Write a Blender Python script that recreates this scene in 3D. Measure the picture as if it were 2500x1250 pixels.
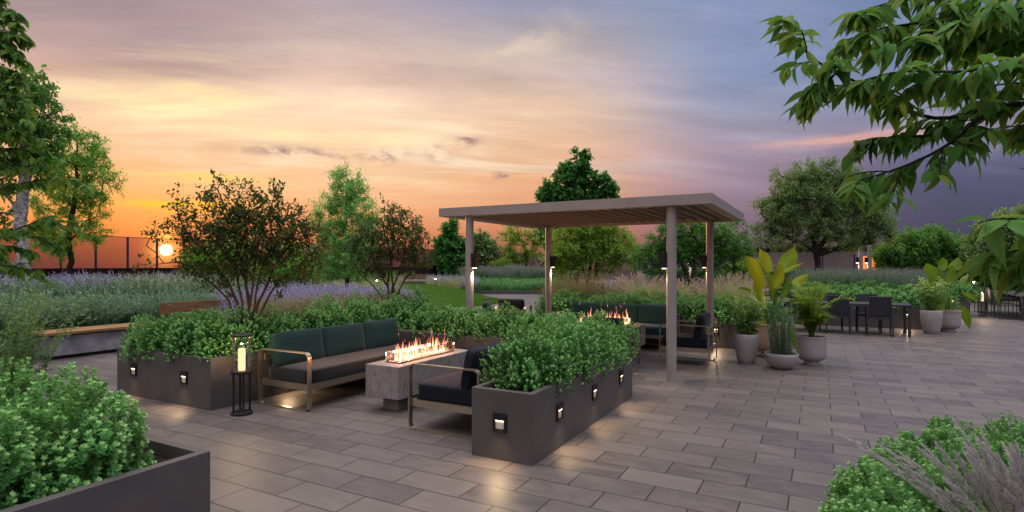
import bpy, bmesh, math, random
import numpy as np
from math import radians, sin, cos, pi, atan, atan2, sqrt
from mathutils import Vector, Matrix

for o in list(bpy.data.objects):
    bpy.data.objects.remove(o, do_unlink=True)
SC = bpy.context.scene
COL = SC.collection
R = np.random.default_rng(7)
random.seed(7)

# ------------------------------------------------------------------ camera
EYE = 1.68
FPX = 1389.0                      # focal length in pixels of a 2500 px wide frame
YAW = math.atan(755 / FPX)        # the terrace runs along +Y; the camera looks 28.5 deg left of it
CY, SY = math.cos(YAW), math.sin(YAW)
cam_d = bpy.data.cameras.new('camera')
cam_d.sensor_width = 36.0
cam_d.lens = 36.0 * FPX / 2500.0
cam_d.shift_y = 0.0088
cam_d.clip_start = 0.05
cam_d.clip_end = 5000
cam = bpy.data.objects.new('camera', cam_d)
cam.location = (0, 0, EYE)
cam.rotation_euler = (pi / 2, 0, YAW)
COL.objects.link(cam)
SC.camera = cam

# ------------------------------------------------------------------ exposure
SC.render.engine = 'CYCLES'
SC.view_settings.view_transform = 'Standard'
SC.view_settings.look = 'None'
SC.view_settings.exposure = 0.0
SC.view_settings.gamma = 1.0
SC.cycles.use_denoising = True
try:
    SC.cycles.denoiser = 'OPENIMAGEDENOISE'
    SC.cycles.denoising_input_passes = 'RGB_ALBEDO_NORMAL'
    SC.cycles.use_light_tree = True
except Exception:
    pass
SC.cycles.max_bounces = 7
SC.cycles.diffuse_bounces = 3
SC.cycles.glossy_bounces = 3
SC.cycles.transmission_bounces = 4
SC.cycles.transparent_max_bounces = 14
SC.cycles.sample_clamp_indirect = 4.0
SC.cycles.sample_clamp_direct = 0.0
SC.cycles.caustics_reflective = False
SC.cycles.caustics_refractive = False


def lin(c):
    out = []
    for v in c:
        v = v / 255.0
        out.append(v / 12.92 if v <= 0.04045 else ((v + 0.055) / 1.055) ** 2.4)
    return tuple(out) + (1.0,)


# ------------------------------------------------------------------ node helper
class NT:
    def __init__(self, tree):
        self.t = tree
        self.n = tree.nodes
        self.l = tree.links

    def new(self, typ, ins=None, **props):
        nd = self.n.new(typ)
        for k, v in props.items():
            setattr(nd, k, v)
        for k, v in (ins or {}).items():
            self.set(nd.inputs[k], v)
        return nd

    def set(self, sock, v):
        if isinstance(v, bpy.types.NodeSocket):
            self.l.new(v, sock)
        elif v is not None:
            sock.default_value = v

    def m(self, op, a, b=None, c=None, clamp=False):
        nd = self.n.new('ShaderNodeMath')
        nd.operation = op
        nd.use_clamp = clamp
        for i, v in enumerate((a, b, c)):
            if v is not None:
                self.set(nd.inputs[i], v)
        return nd.outputs[0]

    def mix(self, f, a, b, blend='MIX'):
        nd = self.n.new('ShaderNodeMix')
        nd.data_type = 'RGBA'
        nd.blend_type = blend
        nd.clamp_factor = True
        self.set(nd.inputs[0], f)
        self.set(nd.inputs[6], a)
        self.set(nd.inputs[7], b)
        return nd.outputs[2]

    def step(self, v, a, b):
        nd = self.n.new('ShaderNodeMapRange')
        nd.interpolation_type = 'SMOOTHSTEP'
        self.set(nd.inputs[0], v)
        nd.inputs[1].default_value = a
        nd.inputs[2].default_value = b
        nd.inputs[3].default_value = 0
        nd.inputs[4].default_value = 1
        return nd.outputs[0]

    def ramp(self, v, stops):
        nd = self.n.new('ShaderNodeValToRGB')
        cr = nd.color_ramp
        stops = sorted(stops)
        cr.elements[0].position = stops[0][0]
        cr.elements[0].color = stops[0][1]
        cr.elements[1].position = stops[-1][0]
        cr.elements[1].color = stops[-1][1]
        for p, c in stops[1:-1]:
            e = cr.elements.new(p)
            e.color = c
        self.set(nd.inputs[0], v)
        return nd.outputs[0]

    def noise(self, vec, scale, detail=4, rough=0.55, dist=0.0):
        nd = self.n.new('ShaderNodeTexNoise')
        if vec is not None:
            self.set(nd.inputs['Vector'], vec)
        nd.inputs['Scale'].default_value = scale
        nd.inputs['Detail'].default_value = detail
        nd.inputs['Roughness'].default_value = rough
        nd.inputs['Distortion'].default_value = dist
        return nd.outputs[0]

    def xyz(self, x, y, z):
        nd = self.n.new('ShaderNodeCombineXYZ')
        for i, v in enumerate((x, y, z)):
            self.set(nd.inputs[i], v)
        return nd.outputs[0]


# ------------------------------------------------------------------ sky: dusk, sun at the horizon
SUN_EL = radians(1.3)
_r = (405 - 1250) / FPX
SX_, SY_ = _r * CY - SY, _r * SY + CY
SUN_DIR = Vector((SX_, SY_, 0)).normalized() * cos(SUN_EL) + Vector((0, 0, sin(SUN_EL)))
SUN_AZ = radians(-31.3)           # relative to the camera heading

world = bpy.data.worlds.new('World')
SC.world = world
world.use_nodes = True
wt = NT(world.node_tree)
wt.n.clear()
tc = wt.new('ShaderNodeTexCoord')
sep = wt.new('ShaderNodeSeparateXYZ', {0: tc.outputs['Generated']})
x, y, z = sep.outputs
cx = wt.m('ADD', wt.m('MULTIPLY', x, CY), wt.m('MULTIPLY', y, SY))
cy = wt.m('SUBTRACT', wt.m('MULTIPLY', y, CY), wt.m('MULTIPLY', x, SY))
az = wt.m('MULTIPLY', wt.m('ARCTAN2', cx, cy), 180 / pi)
el = wt.m('MULTIPLY', wt.m('ARCSINE', z), 180 / pi)
# large soft wobble of the colour bands
zc = wt.m('ADD', wt.m('MAXIMUM', z, 0.0), 0.13)
px_ = wt.m('DIVIDE', cx, zc)
py_ = wt.m('DIVIDE', cy, zc)
streak = wt.xyz(wt.m('MULTIPLY', px_, 0.42), wt.m('ADD', wt.m('MULTIPLY', py_, 1.0), wt.m('MULTIPLY', px_, -0.12)), 3.1)
wob = wt.noise(streak, 0.55, 3, 0.5, 0.6)
el_w = wt.m('ADD', el, wt.m('MULTIPLY', wt.m('SUBTRACT', wob, 0.5), wt.m('MULTIPLY', wt.step(el, 1.0, 14.0), 7.0)))


def skyramp(stops):
    return wt.ramp(wt.m('DIVIDE', el_w, 30.0, clamp=True), [(e / 30.0, lin(c)) for e, c in stops])


c0 = skyramp([(0, (124, 68, 72)), (1.2, (168, 82, 74)), (2.4, (222, 114, 74)), (4.0, (248, 152, 82)), (6, (250, 174, 106)), (8, (248, 187, 132)), (10, (247, 197, 152)), (12, (246, 203, 164)), (14.5, (238, 192, 166)), (17, (200, 168, 160)), (19, (170, 148, 152)), (22, (156, 136, 148)), (30, (140, 124, 146))])
c1 = skyramp([(0, (116, 70, 76)), (1.2, (164, 88, 78)), (3.2, (228, 138, 98)), (5.5, (244, 174, 126)), (8, (247, 190, 144)), (10.5, (249, 204, 160)), (13, (251, 216, 178)), (16, (248, 213, 184)), (19, (230, 198, 182)), (21.5, (202, 180, 178)), (25, (172, 162, 178)), (30, (150, 144, 168))])
c2 = skyramp([(0, (112, 76, 78)), (1.8, (160, 98, 84)), (3.6, (206, 130, 100)), (6, (228, 156, 118)), (9, (233, 174, 132)), (12, (228, 182, 148)), (15.5, (232, 196, 168)), (18.5, (214, 188, 172)), (21.5, (184, 174, 178)), (24.5, (156, 158, 186)), (30, (140, 150, 182))])
c3 = skyramp([(0, (86, 72, 92)), (2, (106, 85, 106)), (5, (137, 112, 130)), (8, (158, 135, 153)), (11, (168, 150, 168)), (14, (154, 155, 180)), (18, (134, 151, 187)), (22, (140, 154, 190)), (26, (128, 152, 190)), (30, (118, 140, 178))])
c4 = skyramp([(0, (62, 61, 84)), (3, (70, 69, 96)), (6, (82, 81, 112)), (9, (96, 95, 128)), (12, (120, 117, 147)), (14, (113, 122, 153)), (18, (108, 127, 162)), (23, (100, 122, 160)), (30, (92, 113, 153))])
c5 = skyramp([(0, (96, 84, 104)), (8, (150, 136, 158)), (16, (184, 172, 196)), (30, (204, 198, 224))])  # unseen sky behind the camera, raised to fill faces turned that way
sky = wt.mix(wt.step(az, -34, -17), c0, c1)
sky = wt.mix(wt.step(az, -16, 3), sky, c2)
sky = wt.mix(wt.step(az, 3, 22), sky, c3)
sky = wt.mix(wt.step(az, 20, 38), sky, c4)
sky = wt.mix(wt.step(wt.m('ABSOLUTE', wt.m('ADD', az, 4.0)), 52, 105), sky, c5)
# bright peach wisps round the sunset, rose ones over the blue
n1 = wt.noise(streak, 1.5, 7, 0.6, 0.9)
n2 = wt.noise(wt.xyz(wt.m('MULTIPLY', px_, 0.30), wt.m('ADD', py_, wt.m('MULTIPLY', px_, -0.25)), 9.4), 0.9, 6, 0.55, 1.2)
wisp = wt.mix(wt.step(az, -4, 22), lin((255, 227, 192)), lin((186, 178, 196)))
sky = wt.mix(wt.m('MULTIPLY', wt.step(n1, 0.46, 0.68), wt.m('MULTIPLY', wt.step(el, 5.0, 11.0), wt.m('SUBTRACT', 0.9, wt.m('MULTIPLY', wt.step(az, -8, 20), 0.5)))), sky, wisp)
shade = wt.mix(wt.step(az, -24, 12), lin((186, 148, 146)), lin((130, 132, 168)))
sky = wt.mix(wt.m('MULTIPLY', wt.step(n2, 0.48, 0.68), wt.m('MULTIPLY', wt.step(el, 11.0, 19.0), 0.42)), sky, shade)


def gauss(v, c, w):
    d = wt.m('DIVIDE', wt.m('SUBTRACT', v, c), w)
    return wt.m('POWER', 2.718281828, wt.m('MULTIPLY', wt.m('MULTIPLY', d, d), -1.0))


# gold streaks above the sun, and the rose bank low on the right
n3 = wt.noise(wt.xyz(wt.m('MULTIPLY', az, 0.045), wt.m('MULTIPLY', el, 0.75), 1.7), 1.0, 5, 0.6, 0.5)
for e0, w0, a0, aw, colr, k in ((5.2, 0.34, -30, 5.0, (255, 200, 40), 1.1), (7.6, 0.40, -28, 5, (255, 206, 96), 0.7), (13.4, 0.9, -34, 6, (255, 240, 180), 1.1), (15.0, 1.0, -29, 6, (255, 232, 170), 0.9), (12.4, 0.7, -19, 10, (255, 236, 176), 0.8), (10.9, 0.55, 31, 7, (226, 170, 158), 0.95), (18.3, 1.6, 9, 11, (200, 180, 192), 0.45)):
    f = wt.m('MULTIPLY', wt.m('MULTIPLY', gauss(wt.m('ADD', el, wt.m('MULTIPLY', wt.m('SUBTRACT', n3, 0.5), 2.6)), e0, w0), gauss(az, a0, aw)), k, clamp=True)
    sky = wt.mix(wt.m('MULTIPLY', f, wt.step(n1, 0.30, 0.62)), sky, lin(colr))
# small mauve scud clouds
n4 = wt.noise(wt.xyz(wt.m('MULTIPLY', az, 0.40), wt.m('MULTIPLY', el, 0.85), 5.2), 1.0, 6, 0.62, 0.4)
for e0, a0, ew, aw in ((10.65, -12.6, 0.75, 2.1), (11.0, -7.2, 0.75, 1.3), (10.5, -21.0, 0.5, 4.5), (12.3, -4.5, 0.6, 1.2), (8.9, -0.8, 0.35, 0.9)):
    f = wt.m('MULTIPLY', wt.m('MULTIPLY', gauss(el, e0, ew), gauss(az, a0, aw)), wt.step(n4, 0.40, 0.60))
    sky = wt.mix(wt.m('MULTIPLY', f, 0.85), sky, lin((150, 112, 122)))
# fine fibrous texture of high cloud
n5 = wt.noise(wt.xyz(wt.m('MULTIPLY', px_, 1.1), wt.m('ADD', wt.m('MULTIPLY', py_, 4.6), wt.m('MULTIPLY', px_, -0.7)), 2.2), 1.0, 7, 0.66, 0.7)
n6 = wt.noise(wt.xyz(wt.m('MULTIPLY', px_, 0.55), wt.m('ADD', wt.m('MULTIPLY', py_, 1.9), wt.m('MULTIPLY', px_, -0.35)), 7.7), 1.0, 6, 0.6, 1.0)
fib = wt.m('ADD', 1.0, wt.m('MULTIPLY', wt.m('ADD', wt.m('SUBTRACT', n5, 0.5), wt.m('MULTIPLY', wt.m('SUBTRACT', n6, 0.5), 1.3)), wt.m('MULTIPLY', wt.step(el, 2.0, 12.0), 0.46)))
sky = wt.new('ShaderNodeVectorMath', {0: sky, 'Scale': fib}, operation='SCALE').outputs[0]
# unseen dome overhead, brightened beyond a real dusk sky as fill light
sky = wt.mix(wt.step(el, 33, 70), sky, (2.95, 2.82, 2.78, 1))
sky = wt.mix(wt.step(wt.m('MULTIPLY', el, -1.0), 0.0, 1.2), sky, lin((62, 40, 42)))
# sun disc and its glow
sd = wt.new('ShaderNodeVectorMath', {0: tc.outputs['Generated'], 1: tuple(SUN_DIR)}, operation='DOT_PRODUCT').outputs['Value']
ang = wt.m('MULTIPLY', wt.m('ARCCOSINE', wt.m('MINIMUM', sd, 1.0)), 180 / pi)
disc = wt.m('SUBTRACT', 1.0, wt.step(ang, 0.20, 0.56))
g1 = gauss(ang, 0.0, 1.15)
g2 = gauss(ang, 0.0, 4.2)
glow = wt.mix(1.0, wt.mix(1.0, wt.new('ShaderNodeVectorMath', {0: (1.0, 0.72, 0.30), 'Scale': wt.m('MULTIPLY', disc, 22.0)}, operation='SCALE').outputs[0],
                          wt.new('ShaderNodeVectorMath', {0: (1.0, 0.46, 0.06), 'Scale': wt.m('MULTIPLY', g1, 2.4)}, operation='SCALE').outputs[0], 'ADD'),
              wt.new('ShaderNodeVectorMath', {0: (0.75, 0.17, 0.0), 'Scale': wt.m('MULTIPLY', g2, 0.32)}, operation='SCALE').outputs[0], 'ADD')
sky = wt.mix(1.0, sky, glow, 'ADD')
nish = wt.new('ShaderNodeTexSky', sky_type='NISHITA', sun_disc=False)
nish.sun_elevation = SUN_EL
nish.sun_rotation = math.atan2(SUN_DIR.x, SUN_DIR.y)
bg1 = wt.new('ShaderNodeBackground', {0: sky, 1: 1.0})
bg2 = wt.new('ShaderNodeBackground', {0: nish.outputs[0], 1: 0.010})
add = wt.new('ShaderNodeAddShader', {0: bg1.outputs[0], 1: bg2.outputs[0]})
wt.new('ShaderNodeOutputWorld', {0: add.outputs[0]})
try:
    world.cycles.sampling_method = 'MANUAL'
    world.cycles.sample_map_resolution = 1024
except Exception:
    pass

sun_d = bpy.data.lights.new('sun', 'SUN')
sun_d.energy = 2.2
sun_d.angle = radians(0.6)
sun_d.color = (1.0, 0.50, 0.22)
sun = bpy.data.objects.new('sun', sun_d)
sun.rotation_euler = (-SUN_DIR).to_track_quat('-Z', 'Y').to_euler()
sun.location = (-30, 20, 8)
COL.objects.link(sun)

# ------------------------------------------------------------------ scene-graph helpers


def tag(o, label=None, cat=None, group=None, kind=None):
    if label: o['label'] = label
    if cat: o['category'] = cat
    if group: o['group'] = group
    if kind: o['kind'] = kind
    return o


def thing(name, label, cat, loc=(0, 0, 0), rz=0.0, group=None):
    o = bpy.data.objects.new(name, None)
    o.empty_display_size = 0.1
    o.location = loc
    o.rotation_euler = (0, 0, rz)
    COL.objects.link(o)
    return tag(o, label, cat, group)


def link(name, me, mat=None, parent=None):
    o = bpy.data.objects.new(name, me)
    if mat is not None and len(me.materials) == 0:
        me.materials.append(mat)
    COL.objects.link(o)
    if parent is not None:
        o.parent = parent
    return o


def dup(o, loc=None, rz=None, sc=None, label=None, group=None, parent=None):
    c = o.copy()
    COL.objects.link(c)
    if parent is not None:
        c.parent = parent
    if loc is not None: c.location = loc
    if rz is not None: c.rotation_euler = (0, 0, rz)
    if sc is not None: c.scale = sc if hasattr(sc, '__len__') else (sc, sc, sc)
    if label: c['label'] = label
    if group: c['group'] = group
    for ch in list(o.children):
        dup(ch, parent=c)
    return c


def lamp(name, typ, loc, power, color, parent, size=0.05, direction=None, spot=None, blend=0.6):
    d = bpy.data.lights.new(name, typ)
    d.energy = power
    d.color = color
    if typ in ('POINT', 'SPOT'):
        d.shadow_soft_size = size
    if typ == 'AREA':
        d.size = size
    if typ == 'SPOT':
        d.spot_size = spot
        d.spot_blend = blend
    o = bpy.data.objects.new(name, d)
    o.location = loc
    if direction is not None:
        o.rotation_euler = Vector(direction).to_track_quat('-Z', 'Y').to_euler()
    COL.objects.link(o)
    o.parent = parent
    return o


class MB:
    def __init__(self):
        self.bm = bmesh.new()

    def box(self, c, s, bev=0.0, rot=None, seg=2):
        M = Matrix.Translation(c)
        if rot is not None:
            M = M @ (rot if isinstance(rot, Matrix) else Matrix.Rotation(rot, 4, 'Z'))
        r = bmesh.ops.create_cube(self.bm, size=1.0, matrix=M @ Matrix.Diagonal((s[0], s[1], s[2], 1)))
        if bev > 0:
            vs = set(r['verts'])
            es = [e for e in self.bm.edges if e.verts[0] in vs and e.verts[1] in vs]
            bmesh.ops.bevel(self.bm, geom=es, offset=bev, segments=seg, profile=0.5, affect='EDGES')
        return self

    def lo_hi(self, lo, hi, bev=0.0):
        return self.box([(a + b) / 2 for a, b in zip(lo, hi)], [b - a for a, b in zip(lo, hi)], bev)

    def tube(self, pts, rad, seg=10, caps=True):
        pts = [Vector(p) for p in pts]
        n = len(pts)
        if not hasattr(rad, '__len__'): rad = [rad] * n
        rings = []
        ref = Vector((0.31, 0.95, 0.07))
        for i, p in enumerate(pts):
            t = (pts[min(i + 1, n - 1)] - pts[max(i - 1, 0)]).normalized()
            a = t.cross(ref)
            if a.length < 1e-3: a = t.cross(Vector((1, 0, 0)))
            a.normalize()
            b = t.cross(a).normalized()
            ref = a.cross(t) * -1 if False else ref
            rings.append([self.bm.verts.new(p + (a * cos(2 * pi * k / seg) + b * sin(2 * pi * k / seg)) * rad[i]) for k in range(seg)])
        for i in range(n - 1):
            for k in range(seg):
                self.bm.faces.new((rings[i][k], rings[i][(k + 1) % seg], rings[i + 1][(k + 1) % seg], rings[i + 1][k]))
        if caps:
            self.bm.faces.new(rings[0][::-1])
            self.bm.faces.new(rings[-1])
        return self

    def lathe(self, prof, seg=40, c=(0, 0, 0), close=True):
        rings = []
        for r, zz in prof:
            rings.append([self.bm.verts.new((c[0] + r * cos(2 * pi * k / seg), c[1] + r * sin(2 * pi * k / seg), c[2] + zz)) for k in range(seg)])
        for i in range(len(prof) - 1):
            for k in range(seg):
                self.bm.faces.new((rings[i][k], rings[i][(k + 1) % seg], rings[i + 1][(k + 1) % seg], rings[i + 1][k]))
        if close:
            self.bm.faces.new(rings[0][::-1])
            self.bm.faces.new(rings[-1])
        return self

    def loop_bar(self, pts, wdir, w, t, closed=True):
        """flat bar swept along a planar loop; wdir is the constant width axis"""
        pts = [Vector(p) for p in pts]
        wd = Vector(wdir).normalized()
        n = len(pts)
        rings = []
        for i, p in enumerate(pts):
            a = pts[(i - 1) % n] if (closed or i > 0) else pts[i]
            b = pts[(i + 1) % n] if (closed or i < n - 1) else pts[i]
            tg = (b - a).normalized()
            nm = tg.cross(wd).normalized()
            rings.append([self.bm.verts.new(p + nm * sx * t / 2 + wd * sy * w / 2) for sx, sy in ((-1, -1), (1, -1), (1, 1), (-1, 1))])
        for i in range(n if closed else n - 1):
            q = rings[(i + 1) % n]
            for k in range(4):
                self.bm.faces.new((rings[i][k], rings[i][(k + 1) % 4], q[(k + 1) % 4], q[k]))
        if not closed:
            self.bm.faces.new(rings[0][::-1]); self.bm.faces.new(rings[-1])
        return self

    def cushion(self, c, s, rot=None, k=7.0, puff=0.25, div=11, wr=0.0, seed=0):
        tb = bmesh.new()
        bmesh.ops.create_cube(tb, size=2.0)
        bmesh.ops.subdivide_edges(tb, edges=tb.edges[:], cuts=div, use_grid_fill=True)
        allv = list(tb.verts)
        M = Matrix.Translation(c) @ (rot if rot is not None else Matrix())
        rn = random.Random(seed)
        ph = [rn.uniform(0, 6) for _ in range(6)]
        for v in allv:
            u, vv, w = v.co
            mx = max(abs(u), abs(vv), abs(w))
            q = (abs(u) ** k + abs(vv) ** k + abs(w) ** k) ** (1 / k)
            f = mx / q if q else 1
            u, vv, w = u * f, vv * f, w * f
            w *= (1 - puff) + puff * (1 - u ** 4) * (1 - vv ** 4) + 0.0
            w += wr * (sin(5 * u + ph[0] + 3 * vv) * .5 + sin(9 * vv + ph[1] - 4 * u) * .3)
            v.co = M @ Vector((u * s[0] / 2, vv * s[1] / 2, w * s[2] / 2))
        tm_ = bpy.data.meshes.new('cushion_tmp')
        tb.to_mesh(tm_); tb.free()
        self.bm.from_mesh(tm_)
        bpy.data.meshes.remove(tm_)
        return self

    def mesh(self, name, smooth=False, angle=None):
        bmesh.ops.recalc_face_normals(self.bm, faces=self.bm.faces)
        me = bpy.data.meshes.new(name)
        self.bm.to_mesh(me)
        self.bm.free()
        if smooth:
            me.polygons.foreach_set('use_smooth', [True] * len(me.polygons))
            if angle:
                try:
                    me.set_sharp_from_angle(angle=angle)
                except Exception:
                    pass
        return me

    def build(self, name, mat, parent=None, smooth=False, angle=radians(35)):
        return link(name, self.mesh(name, smooth, angle), mat, parent)


def np_mesh(name, V, F, attr=None, smooth=False):
    V = np.asarray(V, dtype=np.float32)
    F = np.asarray(F, dtype=np.int32)
    m, k = F.shape
    me = bpy.data.meshes.new(name)
    me.vertices.add(len(V))
    me.vertices.foreach_set('co', V.ravel())
    me.loops.add(m * k)
    me.polygons.add(m)
    me.polygons.foreach_set('loop_start', np.arange(0, m * k, k, dtype=np.int32))
    me.loops.foreach_set('vertex_index', F.ravel())
    if smooth:
        me.polygons.foreach_set('use_smooth', np.ones(m, dtype=bool))
    me.update(calc_edges=True)
    me.validate()
    if attr is not None:
        a = me.attributes.new('tone', 'FLOAT_COLOR', 'POINT')
        A = np.ones((len(V), 4), dtype=np.float32)
        A[:, :attr.shape[1]] = attr
        a.data.foreach_set('color', A.ravel())
    return me


# ------------------------------------------------------------------ materials
def mat_new(name):
    m = bpy.data.materials.new(name)
    m.use_nodes = True
    t = NT(m.node_tree)
    t.n.clear()
    return m, t


def pbsdf(t, color, rough=0.6, metal=0.0, spec=0.5, bump=None, bstr=0.2, bdist=0.01, **kw):
    nd = t.new('ShaderNodeBsdfPrincipled')
    t.set(nd.inputs['Base Color'], color)
    t.set(nd.inputs['Roughness'], rough)
    t.set(nd.inputs['Metallic'], metal)
    t.set(nd.inputs['Specular IOR Level'], spec)
    for k, v in kw.items():
        t.set(nd.inputs[k], v)
    if bump is not None:
        b = t.new('ShaderNodeBump', {'Strength': bstr, 'Distance': bdist, 'Height': bump})
        t.l.new(b.outputs[0], nd.inputs['Normal'])
    return nd


def out(t, sh):
    t.new('ShaderNodeOutputMaterial', {0: sh})


def c4(*v):
    return (v[0], v[1], v[2], 1.0)


def simple(name, a, b, scale=6, rough=0.6, metal=0.0, spec=0.5, detail=5, bstr=0.1, stretch=(1, 1, 1), rvar=0.1, dist=0.0, sheen=0.0):
    m, t = mat_new(name)
    tc = t.new('ShaderNodeTexCoord')
    mp = t.new('ShaderNodeMapping', {'Vector': tc.outputs['Object'], 'Scale': stretch})
    n = t.noise(mp.outputs[0], scale, detail, 0.6, dist)
    col = t.mix(t.step(n, 0.32, 0.68), c4(*a), c4(*b))
    rg = t.m('ADD', rough - rvar / 2, t.m('MULTIPLY', n, rvar))
    kw = {}
    if sheen: kw = {'Sheen Weight': sheen, 'Sheen Roughness': 0.4}
    p = pbsdf(t, col, rg, metal, spec, n, bstr, 0.01, **kw)
    out(t, p.outputs[0])
    return m


def emit(name, col, st):
    m, t = mat_new(name)
    e = t.new('ShaderNodeEmission', {0: c4(*col), 1: st})
    out(t, e.outputs[0])
    return m


def leafmat(name, dark, light, tip, trans=0.35, rough=0.45, spec=0.35, tint=(0.35, 0.55, 0.10), tfac=0.5):
    """R of 'tone' = leaf to leaf variation, G = young growth / flower / sunset tint"""
    m, t = mat_new(name)
    dark, light, tip, tint = [tuple(min(.78, v * k) for v in c_) for c_, k in ((dark, 1.5), (light, 1.65), (tip, 1.25), (tint, 1.15))]
    a = t.new('ShaderNodeAttribute', attribute_name='tone')
    s = t.new('ShaderNodeSeparateColor', {0: a.outputs['Color']})
    oi = t.new('ShaderNodeObjectInfo')
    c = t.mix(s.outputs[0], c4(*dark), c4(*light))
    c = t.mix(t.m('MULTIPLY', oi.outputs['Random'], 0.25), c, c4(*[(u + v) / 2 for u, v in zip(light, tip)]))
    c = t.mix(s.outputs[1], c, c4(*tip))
    p = pbsdf(t, c, rough + .06, 0, spec * .5)
    tr = t.new('ShaderNodeBsdfTranslucent', {0: t.mix(tfac, c, c4(*tint), 'MIX')})
    mx = t.new('ShaderNodeMixShader', {0: trans, 1: p.outputs[0], 2: tr.outputs[0]})
    out(t, mx.outputs[0])
    return m


def m_paver():
    m, t = mat_new('concrete_paver')
    tc = t.new('ShaderNodeTexCoord')
    mp = t.new('ShaderNodeMapping', {'Vector': tc.outputs['Object'], 'Location': (0.505, -0.12, 0)})
    br = t.new('ShaderNodeTexBrick', {'Vector': mp.outputs[0], 'Color1': (0, 0, 0, 1), 'Color2': (1, 1, 1, 1), 'Mortar': (0.5, 0.5, 0.5, 1), 'Scale': 1.0, 'Mortar Size': 0.0055, 'Mortar Smooth': 0.25, 'Bias': 0.0, 'Brick Width': 0.6, 'Row Height': 0.3})
    br.offset = 0.5
    br.offset_frequency = 2
    # each stone samples its own piece of mottling
    sh = t.new('ShaderNodeVectorMath', {0: br.outputs['Color'], 1: (37.0, 23.0, 11.0)}, operation='MULTIPLY')
    vv = t.new('ShaderNodeVectorMath', {0: mp.outputs[0], 1: sh.outputs[0]}, operation='ADD').outputs[0]
    st = t.new('ShaderNodeMapping', {'Vector': vv, 'Scale': (1.0, 2.6, 1)}).outputs[0]
    n1 = t.noise(st, 2.6, 6, 0.62, 0.6)
    n2 = t.noise(vv, 14, 5, 0.7)
    n3 = t.noise(mp.outputs[0], 0.55, 3, 0.5)
    n4 = t.noise(vv, 160, 2, 0.6)
    rnd = t.new('ShaderNodeSeparateColor', {0: br.outputs['Color']}).outputs[0]
    base = t.ramp(rnd, [(0.0, c4(0.070, 0.061, 0.062)), (0.25, c4(0.092, 0.079, 0.078)), (0.6, c4(0.113, 0.097, 0.093)), (1.0, c4(0.138, 0.119, 0.113))])
    col = t.mix(t.m('MULTIPLY', t.step(n1, 0.38, 0.72), 0.40), base, c4(0.205, 0.166, 0.152))
    col = t.mix(t.m('MULTIPLY', t.step(n2, 0.5, 0.75), 0.22), col, c4(0.070, 0.058, 0.058))
    col = t.mix(t.m('MULTIPLY', t.step(n3, 0.45, 0.75), 0.22), col, c4(0.090, 0.075, 0.079))
    col = t.mix(br.outputs['Fac'], col, c4(0.010, 0.008, 0.008))
    h = t.m('SUBTRACT', t.m('ADD', t.m('MULTIPLY', n2, 0.10), t.m('MULTIPLY', n4, 0.05)), t.m('MULTIPLY', br.outputs['Fac'], 0.9))
    rg = t.m('ADD', 0.38, t.m('MULTIPLY', n1, 0.22))
    p = pbsdf(t, col, rg, 0, 0.5, h, 0.5, 0.006)
    out(t, p.outputs[0])
    return m


def m_wood(name='oiled_wood', a=(0.20, 0.105, 0.045), b=(0.36, 0.20, 0.09), axis=1):
    m, t = mat_new(name)
    tc = t.new('ShaderNodeTexCoord')
    sc = [9, 9, 9]
    sc[axis] = 0.7
    mp = t.new('ShaderNodeMapping', {'Vector': tc.outputs['Object'], 'Scale': sc})
    n = t.noise(mp.outputs[0], 4, 6, 0.65, 0.8)
    n2 = t.noise(mp.outputs[0], 22, 3, 0.6)
    col = t.mix(t.step(n, 0.3, 0.7), c4(*a), c4(*b))
    col = t.mix(t.m('MULTIPLY', t.step(n2, 0.55, 0.8), 0.5), col, c4(0.10, 0.05, 0.02))
    p = pbsdf(t, col, 0.55, 0, 0.4, n2, 0.25, 0.004)
    out(t, p.outputs[0])
    return m


def m_boardform():
    m, t = mat_new('board_formed_concrete')
    tc = t.new('ShaderNodeTexCoord')
    mp = t.new('ShaderNodeMapping', {'Vector': tc.outputs['Object'], 'Scale': (10, 10, 2.6)})
    n = t.noise(mp.outputs[0], 3.2, 7, 0.68, 0.5)
    n2 = t.noise(tc.outputs['Object'], 26, 5, 0.7)
    n3 = t.noise(tc.outputs['Object'], 3, 4, 0.6)
    col = t.ramp(n, [(0.25, c4(0.085, 0.078, 0.076)), (0.45, c4(0.20, 0.186, 0.178)), (0.62, c4(0.27, 0.252, 0.240)), (0.8, c4(0.19, 0.177, 0.17))])
    col = t.mix(t.m('MULTIPLY', t.step(n2, 0.57, 0.7), 0.75), col, c4(0.06, 0.055, 0.055))
    col = t.mix(t.m('MULTIPLY', t.step(n3, 0.5, 0.75), 0.3), col, c4(0.32, 0.30, 0.285))
    p = pbsdf(t, col, 0.78, 0, 0.3, t.m('ADD', n, t.m('MULTIPLY', n2, -0.6)), 0.5, 0.006)
    out(t, p.outputs[0])
    return m


def m_glass(name, tintc=(1, 1, 1), refl=0.06, rough=0.02):
    m, t = mat_new(name)
    lw = t.new('ShaderNodeLayerWeight', {0: 0.35})
    f = t.m('ADD', refl, t.m('MULTIPLY', lw.outputs['Fresnel'], 0.55), clamp=True)
    tr = t.new('ShaderNodeBsdfTransparent', {0: c4(*tintc)})
    gl = t.new('ShaderNodeBsdfGlossy', {0: (1, 1, 1, 1), 'Roughness': rough})
    mx = t.new('ShaderNodeMixShader', {0: f, 1: tr.outputs[0], 2: gl.outputs[0]})
    out(t, mx.outputs[0])
    return m


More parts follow.
